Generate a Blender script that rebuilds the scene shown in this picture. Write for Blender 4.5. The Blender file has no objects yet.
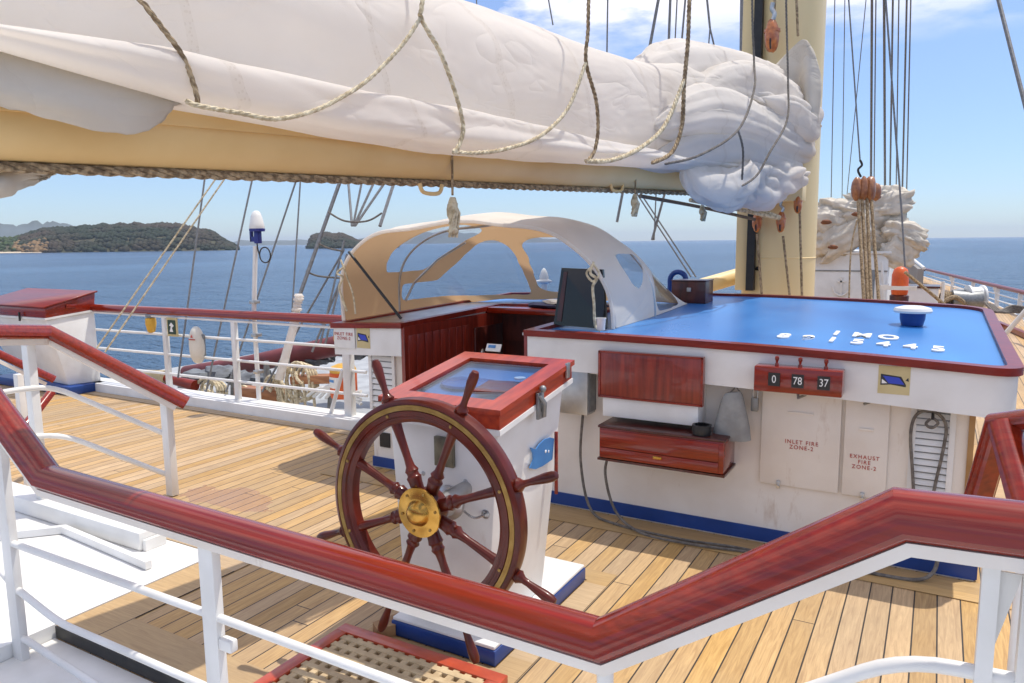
import bpy, bmesh, math, random
from mathutils import Vector, Matrix, noise, Quaternion
random.seed(7)
SC = bpy.context.scene
COL = SC.collection
PI = math.pi

# ------------------------------------------------------------------ camera
F = 740.0
def cam_axes(yaw, pitch, roll):
    y, p, r = map(math.radians, (yaw, pitch, roll))
    fw = Vector((-math.sin(y)*math.cos(p), math.cos(y)*math.cos(p), -math.sin(p)))
    rt = Vector((math.cos(y), math.sin(y), 0)); up = rt.cross(fw)
    return rt*math.cos(r)+up*math.sin(r), -rt*math.sin(r)+up*math.cos(r), fw
RT, UP, FW = cam_axes(29.9, 7.66, -0.6)
CAM = Vector((0, 0, 2.0))
cd = bpy.data.cameras.new('camera'); co = bpy.data.objects.new('camera', cd); COL.objects.link(co)
cd.sensor_width = 36; cd.lens = 36*F/1024; cd.clip_start = 0.05; cd.clip_end = 60000
M3 = Matrix((RT, UP, -FW)).transposed()
co.matrix_world = Matrix.Translation(CAM) @ M3.to_4x4()
SC.camera = co
SC.render.resolution_x = 1024; SC.render.resolution_y = 683

def P(px, py, z=None, y=None, x=None, d=None):
    """where the sight line through a point of the picture meets a plane of the ship"""
    r = RT*((px-512)/F) - UP*((py-341.5)/F) + FW
    if z is not None: t = (z-CAM.z)/r.z
    elif y is not None: t = y/r.y
    elif x is not None: t = x/r.x
    else: t = d
    return CAM + r*t

# ------------------------------------------------------------------ world, sun, exposure
SUN = Vector((.24, .27, 1)).normalized()
el = math.asin(SUN.z); az = math.atan2(SUN.x, SUN.y)
W = bpy.data.worlds.new('World'); SC.world = W; W.use_nodes = True
nt = W.node_tree; nt.nodes.clear()
wo = nt.nodes.new('ShaderNodeOutputWorld'); bg = nt.nodes.new('ShaderNodeBackground')
sky = nt.nodes.new('ShaderNodeTexSky'); sky.sky_type = 'NISHITA'; sky.sun_disc = False
sky.sun_elevation = el; sky.sun_rotation = az; sky.altitude = 0; sky.air_density = 1.0; sky.dust_density = 0.0; sky.ozone_density = 3.0
bg.inputs['Strength'].default_value = 0.15
tc = nt.nodes.new('ShaderNodeTexCoord')
sep = nt.nodes.new('ShaderNodeSeparateXYZ'); nt.links.new(tc.outputs['Generated'], sep.inputs[0])
# clouds: soft cumulus banks well above the horizon
dv = nt.nodes.new('ShaderNodeVectorMath'); dv.operation = 'DIVIDE'
zz = nt.nodes.new('ShaderNodeMath'); zz.operation = 'ADD'; zz.inputs[1].default_value = 0.12
nt.links.new(sep.outputs['Z'], zz.inputs[0])
cb = nt.nodes.new('ShaderNodeCombineXYZ')
for k in 'XYZ': nt.links.new(zz.outputs[0], cb.inputs[k])
nt.links.new(tc.outputs['Generated'], dv.inputs[0]); nt.links.new(cb.outputs[0], dv.inputs[1])
nz = nt.nodes.new('ShaderNodeTexNoise'); nz.inputs['Scale'].default_value = 2.1; nz.inputs['Detail'].default_value = 9; nz.inputs['Roughness'].default_value = .58
mp = nt.nodes.new('ShaderNodeMapping'); mp.inputs['Location'].default_value = (3.3, 1.35, 0)
nt.links.new(dv.outputs[0], mp.inputs[0]); nt.links.new(mp.outputs[0], nz.inputs['Vector'])
rp = nt.nodes.new('ShaderNodeValToRGB'); rp.color_ramp.elements[0].position = .43; rp.color_ramp.elements[1].position = .56
nt.links.new(nz.outputs['Fac'], rp.inputs[0])
er = nt.nodes.new('ShaderNodeMapRange'); er.inputs['From Min'].default_value = .215; er.inputs['From Max'].default_value = .285
nt.links.new(sep.outputs['Z'], er.inputs['Value'])
mm = nt.nodes.new('ShaderNodeMath'); mm.operation = 'MULTIPLY'
nt.links.new(rp.outputs[0], mm.inputs[0]); nt.links.new(er.outputs[0], mm.inputs[1])
mx = nt.nodes.new('ShaderNodeMixRGB'); mx.inputs[2].default_value = (7.6, 7.3, 7.6, 1)
m8 = nt.nodes.new('ShaderNodeMath'); m8.operation = 'MULTIPLY'; m8.inputs[1].default_value = .85
nt.links.new(mm.outputs[0], m8.inputs[0])
nt.links.new(m8.outputs[0], mx.inputs[0]); tn = nt.nodes.new('ShaderNodeMixRGB'); tn.blend_type = 'MULTIPLY'; tn.inputs[0].default_value = 1; gr_ = nt.nodes.new('ShaderNodeValToRGB'); gr_.color_ramp.elements[0].position = 0; gr_.color_ramp.elements[0].color = (.50, .60, .78, 1); gr_.color_ramp.elements[1].position = .30; gr_.color_ramp.elements[1].color = (1.0, .93, 1.0, 1); nt.links.new(sep.outputs['Z'], gr_.inputs[0]); nt.links.new(gr_.outputs[0], tn.inputs[2]); nt.links.new(sky.outputs[0], tn.inputs[1]); nt.links.new(tn.outputs[0], mx.inputs[1])
nt.links.new(mx.outputs[0], bg.inputs['Color']); nt.links.new(bg.outputs[0], wo.inputs[0])

sd = bpy.data.lights.new('sun', 'SUN'); sd.energy = 3.1; sd.angle = math.radians(.53); sd.color = (1, .94, .85)
so = bpy.data.objects.new('sun', sd); COL.objects.link(so); so.rotation_euler = (-SUN).to_track_quat('-Z', 'Y').to_euler()
so.location = (20, 8, 25)
SC.view_settings.view_transform = 'Standard'; SC.view_settings.look = 'None'
SC.view_settings.exposure = 0.28; SC.view_settings.gamma = 1
SC.render.engine = 'CYCLES'
SC.cycles.max_bounces = 8; SC.cycles.transparent_max_bounces = 16

# ------------------------------------------------------------------ materials
def principled(name, col, rough=.5, metal=0, coat=0, spec=.5):
    m = bpy.data.materials.new(name); m.use_nodes = True
    b = m.node_tree.nodes['Principled BSDF']
    b.inputs['Base Color'].default_value = (*col, 1); b.inputs['Roughness'].default_value = rough
    b.inputs['Metallic'].default_value = metal; b.inputs['Coat Weight'].default_value = coat
    b.inputs['Coat Roughness'].default_value = .06
    b.inputs['Specular IOR Level'].default_value = spec
    return m, m.node_tree, b
def N(t, kind, **kw):
    n = t.nodes.new(kind)
    for k, v in kw.items():
        if k in n.inputs.keys(): n.inputs[k].default_value = v
        else: setattr(n, k, v)
    return n
def mat(name, c1, c2=None, rough=.5, metal=0, coat=0, scale=6, stretch=(1,1,1), bump=0, bscale=40, detail=5, spec=.5, lo=.35, hi=.65, rvar=0):
    m, t, b = principled(name, c1, rough, metal, coat, spec)
    tcn = N(t, 'ShaderNodeTexCoord'); mpn = N(t, 'ShaderNodeMapping'); mpn.inputs['Scale'].default_value = stretch
    t.links.new(tcn.outputs['Object'], mpn.inputs[0])
    if c2:
        n = N(t, 'ShaderNodeTexNoise'); n.inputs['Scale'].default_value = scale; n.inputs['Detail'].default_value = detail
        t.links.new(mpn.outputs[0], n.inputs['Vector'])
        r = N(t, 'ShaderNodeValToRGB'); r.color_ramp.elements[0].position = lo; r.color_ramp.elements[1].position = hi
        r.color_ramp.elements[0].color = (*c1, 1); r.color_ramp.elements[1].color = (*c2, 1)
        t.links.new(n.outputs['Fac'], r.inputs[0]); t.links.new(r.outputs[0], b.inputs['Base Color'])
        if rvar:
            mr = N(t, 'ShaderNodeMapRange'); mr.inputs['To Min'].default_value = max(.02, rough-rvar); mr.inputs['To Max'].default_value = rough+rvar
            t.links.new(n.outputs['Fac'], mr.inputs['Value']); t.links.new(mr.outputs[0], b.inputs['Roughness'])
    if bump:
        n2 = N(t, 'ShaderNodeTexNoise'); n2.inputs['Scale'].default_value = bscale; n2.inputs['Detail'].default_value = 4
        t.links.new(mpn.outputs[0], n2.inputs['Vector'])
        bn = N(t, 'ShaderNodeBump'); bn.inputs['Strength'].default_value = bump; bn.inputs['Distance'].default_value = .01
        t.links.new(n2.outputs['Fac'], bn.inputs['Height']); t.links.new(bn.outputs[0], b.inputs['Normal'])
    return m

WHITE = mat('white_paint', (.82, .82, .80), (.72, .71, .68), .38, scale=3.5, bump=.2, bscale=9, detail=8)
WARM = mat('old_white_paint', (.82, .77, .70), (.70, .62, .53), .42, scale=2.2, bump=.25, bscale=8, detail=9, lo=.4, hi=.8)
def wear(m, col=(.38, .22, .11), amt=.35, sc=2.3, thr=.66):
    t = m.node_tree; b = t.nodes['Principled BSDF']; src = b.inputs['Base Color'].links[0].from_socket
    tcn = N(t, 'ShaderNodeTexCoord'); mp_ = N(t, 'ShaderNodeMapping'); mp_.inputs['Scale'].default_value = (1, 1, .28); n = N(t, 'ShaderNodeTexNoise'); n.inputs['Scale'].default_value = sc*3; n.inputs['Detail'].default_value = 10; n.inputs['Roughness'].default_value = .7
    t.links.new(tcn.outputs['Object'], mp_.inputs[0]); t.links.new(mp_.outputs[0], n.inputs['Vector'])
    r = N(t, 'ShaderNodeMapRange'); r.inputs['From Min'].default_value = thr; r.inputs['From Max'].default_value = thr+.12; r.inputs['To Max'].default_value = amt
    t.links.new(n.outputs['Fac'], r.inputs['Value']); mx_ = N(t, 'ShaderNodeMixRGB'); mx_.inputs[2].default_value = (*col, 1)
    t.links.new(r.outputs[0], mx_.inputs[0]); t.links.new(src, mx_.inputs[1]); t.links.new(mx_.outputs[0], b.inputs['Base Color'])
wear(WHITE, amt=.30, thr=.64); wear(WARM, amt=.38, thr=.61)
OFFW = mat('white_plastic', (.8, .79, .75), (.74, .73, .7), .35, scale=8)
MAHOG = mat('varnished_mahogany', (.31, .023, .005), (.13, .008, .003), .20, coat=.6, spec=.35, scale=2.4, stretch=(.7, 20, 20), lo=.25, hi=.8, bump=.03, bscale=9, detail=9)
MAHOGY = mat('mahogany_grain_fore_aft', (.48, .050, .010), (.26, .020, .006), .28, coat=.4, spec=.3, scale=3.0, stretch=(9, 1.2, 9), lo=.3, hi=.72, bump=.05, bscale=14, detail=8)
MAHOGV = mat('mahogany_upright_grain', (.30, .035, .016), (.13, .012, .007), .36, coat=.35, scale=3.0, stretch=(12, 12, 1), lo=.3, hi=.7, bump=.05, bscale=14, detail=8)
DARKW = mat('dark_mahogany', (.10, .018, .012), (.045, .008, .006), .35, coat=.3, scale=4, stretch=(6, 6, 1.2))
MAHOGD = mat('old_dark_mahogany', (.13, .015, .006), (.055, .006, .003), .3, coat=.15, spec=.3, scale=7, lo=.3, hi=.7, bump=.05, bscale=30, detail=8)
BRASS = mat('brass', (.62, .36, .09), (.45, .24, .05), .24, metal=1, scale=12, bump=.05, rvar=.08)
BRASSR = mat('brass_inlay', (.36, .23, .07), (.26, .15, .04), .42, metal=.7, scale=20)
STEEL = mat('stainless_steel', (.55, .55, .54), (.42, .42, .42), .33, metal=.9, scale=9, bump=.05)
GALV = mat('grey_metal', (.30, .31, .31), (.22, .23, .23), .5, metal=.5, scale=20, bump=.1)
BLUE = mat('blue_paint', (.015, .06, .26), (.01, .045, .2), .35, scale=5)
BLACK = mat('black_rubber', (.014, .014, .015), (.024, .023, .022), .5, scale=14)
BLACKG = principled('smoked_glass', (.012, .011, .010), .12)[0]
CREAMP = mat('cream_spar_paint', (.82, .59, .28), (.74, .50, .21), .42, scale=1.6, bump=.08, bscale=5, detail=8)
MASTP = mat('mast_paint', (.86, .69, .38), (.80, .61, .30), .42, scale=1.0, stretch=(1.5, 1.5, .35), bump=.06, bscale=5, detail=8)
ROPE = mat('natural_rope', (.44, .33, .20), (.20, .14, .08), .9, scale=34, bump=.9, bscale=60, lo=.42, hi=.58)
ROPEW = mat('cream_rope', (.72, .63, .44), (.46, .37, .23), .9, scale=30, bump=.8, bscale=60, lo=.42, hi=.6)
ROPED = mat('grey_rope', (.21, .19, .165), (.12, .105, .09), .9, scale=30, bump=.6, bscale=60)
WIRE = mat('steel_wire', (.25, .25, .25), (.17, .17, .17), .5, metal=.4, scale=30)
BLOCKM = mat('varnished_block', (.62, .20, .045), (.36, .09, .022), .3, coat=.6, scale=20)
ORANGE = mat('orange_plastic', (.75, .13, .02), (.6, .09, .015), .4, scale=9)
YELLOW = mat('yellow_plastic', (.72, .42, .05), (.6, .33, .04), .45, scale=9)
REDINK = principled('red_lettering', (.45, .05, .03), .6)[0]
INKW = principled('white_lettering', (.85, .85, .83), .5)[0]
INKB = principled('black_lettering', (.03, .03, .035), .5)[0]
INKBL = principled('blue_print', (.03, .06, .50), .45)[0]
STICK = mat('yellowed_sticker', (.62, .52, .27), (.55, .45, .22), .5, scale=10)
REDTR = mat('red_trim_paint', (.24, .022, .010), (.16, .014, .007), .35, coat=.2, spec=.3, scale=4, stretch=(1, 8, 8))
FISHB = mat('light_blue_emblem', (.07, .26, .58), (.05, .2, .5), .4, scale=9)
TARP = mat('grey_tarpaulin', (.20, .22, .24), (.10, .11, .13), .7, scale=5, bump=.5, bscale=10)
BAGM = mat('grey_canvas', (.33, .33, .31), (.25, .25, .24), .85, scale=12, bump=.4, bscale=30)
FENDER = mat('cream_float', (.78, .75, .66), (.68, .64, .55), .5, scale=6)

def cloth(name, outer, inner=None, transl=.25, scale=2.5, var=.9, bump=.35, tcol=(.9, .75, .5), fold=0, crease=1.6, seams=False):
    m = bpy.data.materials.new(name); m.use_nodes = True; t = m.node_tree; t.nodes.clear()
    o = N(t, 'ShaderNodeOutputMaterial'); df = N(t, 'ShaderNodeBsdfPrincipled'); df.inputs['Roughness'].default_value = .85
    df.inputs['Specular IOR Level'].default_value = .2
    tl = N(t, 'ShaderNodeBsdfTranslucent'); mxs = N(t, 'ShaderNodeMixShader'); mxs.inputs[0].default_value = transl
    tcn = N(t, 'ShaderNodeTexCoord')
    n = N(t, 'ShaderNodeTexNoise'); n.inputs['Scale'].default_value = scale; n.inputs['Detail'].default_value = 8
    t.links.new(tcn.outputs['Object'], n.inputs['Vector'])
    r = N(t, 'ShaderNodeValToRGB'); r.color_ramp.elements[0].position = .35; r.color_ramp.elements[1].position = .62
    r.color_ramp.elements[0].color = (*[c*var for c in outer], 1); r.color_ramp.elements[1].color = (*outer, 1)
    t.links.new(n.outputs['Fac'], r.inputs[0]); last = r.outputs[0]
    if inner:
        g = N(t, 'ShaderNodeNewGeometry'); mxc = N(t, 'ShaderNodeMixRGB'); mxc.inputs[2].default_value = (*inner, 1)
        t.links.new(g.outputs['Backfacing'], mxc.inputs[0]); t.links.new(last, mxc.inputs[1]); last = mxc.outputs[0]
    t.links.new(last, df.inputs['Base Color']); tl.inputs['Color'].default_value = (*tcol, 1)
    n2 = N(t, 'ShaderNodeTexNoise'); n2.inputs['Scale'].default_value = crease; n2.inputs['Detail'].default_value = 3; n2.inputs['Distortion'].default_value = .8
    mpc = N(t, 'ShaderNodeMapping'); mpc.inputs['Rotation'].default_value = (.6, .2, .1); mpc.inputs['Scale'].default_value = (1.2, .55, 1.5)
    t.links.new(tcn.outputs['Object'], mpc.inputs[0]); t.links.new(mpc.outputs[0], n2.inputs['Vector'])
    rd = N(t, 'ShaderNodeMath'); rd.operation = 'SUBTRACT'; rd.inputs[1].default_value = .5; t.links.new(n2.outputs['Fac'], rd.inputs[0])
    ab = N(t, 'ShaderNodeMath'); ab.operation = 'ABSOLUTE'; t.links.new(rd.outputs[0], ab.inputs[0])
    pwr = N(t, 'ShaderNodeMath'); pwr.operation = 'POWER'; pwr.inputs[1].default_value = .6; t.links.new(ab.outputs[0], pwr.inputs[0])
    n3 = N(t, 'ShaderNodeTexNoise'); n3.inputs['Scale'].default_value = 260; n3.inputs['Detail'].default_value = 1
    ad = N(t, 'ShaderNodeMath'); ad.operation = 'MULTIPLY_ADD'; ad.inputs[1].default_value = .03
    t.links.new(tcn.outputs['Object'], n3.inputs['Vector'])
    t.links.new(n3.outputs['Fac'], ad.inputs[0]); t.links.new(pwr.outputs[0], ad.inputs[2])
    bn = N(t, 'ShaderNodeBump'); bn.inputs['Strength'].default_value = bump; bn.inputs['Distance'].default_value = .05
    t.links.new(ad.outputs[0], bn.inputs['Height']); t.links.new(bn.outputs[0], df.inputs['Normal'])
    if seams:
        sp2 = N(t, 'ShaderNodeSeparateXYZ'); t.links.new(tcn.outputs['Object'], sp2.inputs[0])
        def mth(op, a_, b_=None, v=None):
            n = N(t, 'ShaderNodeMath'); n.operation = op; t.links.new(a_, n.inputs[0])
            if b_ is not None: t.links.new(b_, n.inputs[1])
            elif v is not None: n.inputs[1].default_value = v
            return n.outputs[0]
        k_ = mth('ADD', mth('MULTIPLY', sp2.outputs['Y'], v=1.1), mth('MULTIPLY', sp2.outputs['Z'], v=.55))
        wv_ = N(t, 'ShaderNodeTexNoise'); wv_.inputs['Scale'].default_value = 1.1; t.links.new(tcn.outputs['Object'], wv_.inputs['Vector'])
        fr_c = mth('FRACT', mth('ADD', k_, mth('MULTIPLY', wv_.outputs['Fac'], v=.5)))
        band = mth('LESS_THAN', fr_c, v=.05)
        zg = N(t, 'ShaderNodeTexVoronoi'); zg.inputs['Scale'].default_value = 55; t.links.new(tcn.outputs['Object'], zg.inputs['Vector'])
        dots = mth('LESS_THAN', zg.outputs['Distance'], v=.32)
        msk = mth('MULTIPLY', band, mth('ADD', mth('MULTIPLY', dots, v=.28), v=.16))
        sc_ = N(t, 'ShaderNodeMixRGB'); sc_.inputs[2].default_value = (.42, .36, .29, 1); t.links.new(msk, sc_.inputs[0]); t.links.new(last, sc_.inputs[1]); t.links.new(sc_.outputs[0], df.inputs['Base Color'])
    t.links.new(df.outputs[0], mxs.inputs[1]); t.links.new(tl.outputs[0], mxs.inputs[2]); t.links.new(mxs.outputs[0], o.inputs[0])
    return m
SAIL = cloth('sail_cloth', (.90, .87, .83), transl=.52, tcol=(.98, .93, .86), bump=.55, seams=True, var=.93)
SAILG = cloth('worn_sail_cloth', (.74, .70, .62), transl=.30, tcol=(.85, .74, .58), var=.85, bump=.6, seams=True)
HOOD = cloth('hood_canvas', (.84, .80, .72), inner=(.52, .34, .18), transl=.28, tcol=(.88, .58, .32), bump=.3)
FARC = cloth('bundled_canvas', (.84, .78, .67), transl=.2, var=.75, scale=5)

def clear_mat(name, col=(.93, .95, .96), gloss=.12, haze=.05):
    m = bpy.data.materials.new(name); m.use_nodes = True; t = m.node_tree; t.nodes.clear()
    o = N(t, 'ShaderNodeOutputMaterial'); tr = N(t, 'ShaderNodeBsdfTransparent'); tr.inputs[0].default_value = (*col, 1)
    gl = N(t, 'ShaderNodeBsdfGlossy'); gl.inputs['Roughness'].default_value = .06
    df = N(t, 'ShaderNodeBsdfDiffuse'); df.inputs[0].default_value = (.7, .72, .74, 1)
    a = N(t, 'ShaderNodeMixShader'); fr = N(t, 'ShaderNodeLayerWeight'); pw_ = N(t, 'ShaderNodeMath'); pw_.operation = 'POWER'; pw_.inputs[1].default_value = 3.5
    t.links.new(fr.outputs['Facing'], pw_.inputs[0]); ml_ = N(t, 'ShaderNodeMath'); ml_.operation = 'MULTIPLY_ADD'; ml_.inputs[1].default_value = gloss*3; ml_.inputs[2].default_value = .02
    t.links.new(pw_.outputs[0], ml_.inputs[0]); t.links.new(ml_.outputs[0], a.inputs[0]); t.links.new(tr.outputs[0], a.inputs[1]); t.links.new(gl.outputs[0], a.inputs[2])
    b = N(t, 'ShaderNodeMixShader'); b.inputs[0].default_value = haze
    t.links.new(a.outputs[0], b.inputs[1]); t.links.new(df.outputs[0], b.inputs[2]); t.links.new(b.outputs[0], o.inputs[0])
    return m
VINYL = clear_mat('clear_vinyl', col=(.86,.89,.92), gloss=.18, haze=.035)

def teak_mat(name, x0=-.01, pitch=.111, axis='X', seam=.0075, base=((.62, .40, .165), (.40, .235, .09))):
    m, t, b = principled(name, (.5, .35, .18), .62)
    L = t.links.new
    tcn = N(t, 'ShaderNodeTexCoord'); sp = N(t, 'ShaderNodeSeparateXYZ'); L(tcn.outputs['Object'], sp.inputs[0])
    a, l = ('X', 'Y') if axis == 'X' else ('Y', 'X')
    def M(op, i0, i1=None, v1=None, v2=None, i2=None):
        n = N(t, 'ShaderNodeMath'); n.operation = op
        if isinstance(i0, (int, float)): n.inputs[0].default_value = i0
        else: L(i0, n.inputs[0])
        if i1 is not None: L(i1, n.inputs[1])
        elif v1 is not None: n.inputs[1].default_value = v1
        if v2 is not None: n.inputs[2].default_value = v2
        if i2 is not None: L(i2, n.inputs[2])
        return n.outputs[0]
    u = M('DIVIDE', M('SUBTRACT', sp.outputs[a], v1=x0), v1=pitch)
    fl = M('FLOOR', u); fr = M('SUBTRACT', u, fl)
    edge = M('MINIMUM', fr, M('SUBTRACT', 1.0, fr))
    s1 = M('LESS_THAN', edge, v1=seam/2/pitch)
    wn = N(t, 'ShaderNodeTexWhiteNoise'); wn.noise_dimensions = '1D'; L(fl, wn.inputs['W'])
    # butt joints
    ln = M('ADD', M('DIVIDE', sp.outputs[l], v1=3.4), M('MULTIPLY', wn.outputs['Value'], v1=7.0))
    fl2 = M('FLOOR', ln); fr2 = M('SUBTRACT', ln, fl2)
    s2 = M('LESS_THAN', M('MINIMUM', fr2, M('SUBTRACT', 1.0, fr2)), v1=.0009)
    sm = M('MAXIMUM', s1, s2)
    cmb = N(t, 'ShaderNodeCombineXYZ'); L(fl, cmb.inputs[0]); L(fl2, cmb.inputs[1])
    w2 = N(t, 'ShaderNodeTexWhiteNoise'); w2.noise_dimensions = '2D'; L(cmb.outputs[0], w2.inputs['Vector'])
    # grain
    mpn = N(t, 'ShaderNodeMapping'); mpn.inputs['Scale'].default_value = (16, 1.1, 1) if axis == 'X' else (1.1, 16, 1)
    adv = N(t, 'ShaderNodeVectorMath'); adv.operation = 'ADD'; L(tcn.outputs['Object'], adv.inputs[0])
    cb2 = N(t, 'ShaderNodeCombineXYZ'); sc = M('MULTIPLY', w2.outputs['Value'], v1=40.0); L(sc, cb2.inputs[1]); L(sc, cb2.inputs[2]); L(cb2.outputs[0], adv.inputs[1])
    L(adv.outputs[0], mpn.inputs[0])
    g = N(t, 'ShaderNodeTexNoise'); g.inputs['Scale'].default_value = 3.2; g.inputs['Detail'].default_value = 9; g.inputs['Distortion'].default_value = 1.4; g.inputs['Roughness'].default_value = .62
    L(mpn.outputs[0], g.inputs['Vector'])
    cr = N(t, 'ShaderNodeValToRGB'); cr.color_ramp.elements[0].position = .32; cr.color_ramp.elements[1].position = .68
    cr.color_ramp.elements[0].color = (*base[1], 1); cr.color_ramp.elements[1].color = (*base[0], 1); L(g.outputs['Fac'], cr.inputs[0])
    hs = N(t, 'ShaderNodeHueSaturation'); L(cr.outputs[0], hs.inputs['Color'])
    L(M('MULTIPLY_ADD', w2.outputs['Value'], v1=.24, v2=.84), hs.inputs['Value'])
    L(M('MULTIPLY_ADD', wn.outputs['Value'], v1=.3, v2=.8), hs.inputs['Saturation'])
    # weathering: big soft grey patches
    wg = N(t, 'ShaderNodeTexNoise'); wg.inputs['Scale'].default_value = .9; wg.inputs['Detail'].default_value = 7
    L(tcn.outputs['Object'], wg.inputs['Vector'])
    wr = N(t, 'ShaderNodeValToRGB'); wr.color_ramp.elements[0].position = .46; wr.color_ramp.elements[1].position = .75; L(wg.outputs['Fac'], wr.inputs[0])
    wm = N(t, 'ShaderNodeMixRGB'); wm.inputs[2].default_value = (.36, .27, .17, 1)
    L(M('MULTIPLY', wr.outputs[0], v1=.55), wm.inputs[0]); L(hs.outputs[0], wm.inputs[1])
    # wet patch port of the wheel, its reddish reflection painted into the colour
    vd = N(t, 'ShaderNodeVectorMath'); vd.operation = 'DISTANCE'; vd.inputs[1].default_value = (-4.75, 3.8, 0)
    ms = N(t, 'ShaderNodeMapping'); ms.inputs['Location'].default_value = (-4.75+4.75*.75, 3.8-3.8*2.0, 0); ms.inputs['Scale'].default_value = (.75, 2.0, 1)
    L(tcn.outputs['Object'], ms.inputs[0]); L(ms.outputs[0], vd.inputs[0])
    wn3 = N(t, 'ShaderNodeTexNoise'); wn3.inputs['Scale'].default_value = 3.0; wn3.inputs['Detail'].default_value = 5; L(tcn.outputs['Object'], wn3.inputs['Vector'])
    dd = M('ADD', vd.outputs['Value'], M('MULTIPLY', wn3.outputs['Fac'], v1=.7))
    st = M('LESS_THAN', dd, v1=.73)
    refl_mix = N(t, 'ShaderNodeMixRGB'); refl_mix.inputs[2].default_value = (.33, .10, .035, 1); L(M('MULTIPLY', st, v1=.3), refl_mix.inputs[0]); L(wm.outputs[0], refl_mix.inputs[1])
    fin = N(t, 'ShaderNodeMixRGB'); fin.inputs[2].default_value = (.035, .028, .022, 1); L(sm, fin.inputs[0]); L(refl_mix.outputs[0], fin.inputs[1])
    L(fin.outputs[0], b.inputs['Base Color'])
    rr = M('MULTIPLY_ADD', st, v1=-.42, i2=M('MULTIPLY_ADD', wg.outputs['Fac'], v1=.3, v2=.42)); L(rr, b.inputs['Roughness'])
    bn = N(t, 'ShaderNodeBump'); bn.inputs['Strength'].default_value = .5; bn.inputs['Distance'].default_value = .004
    hh = M('SUBTRACT', M('MULTIPLY', g.outputs['Fac'], v1=.25), sm); L(hh, bn.inputs['Height']); L(bn.outputs[0], b.inputs['Normal'])
    return m
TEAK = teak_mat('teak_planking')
TEAKT = teak_mat('teak_margin', x0=2.0, pitch=.9, axis='Y', seam=.0, base=((.56, .38, .18), (.42, .27, .12)))

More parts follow.
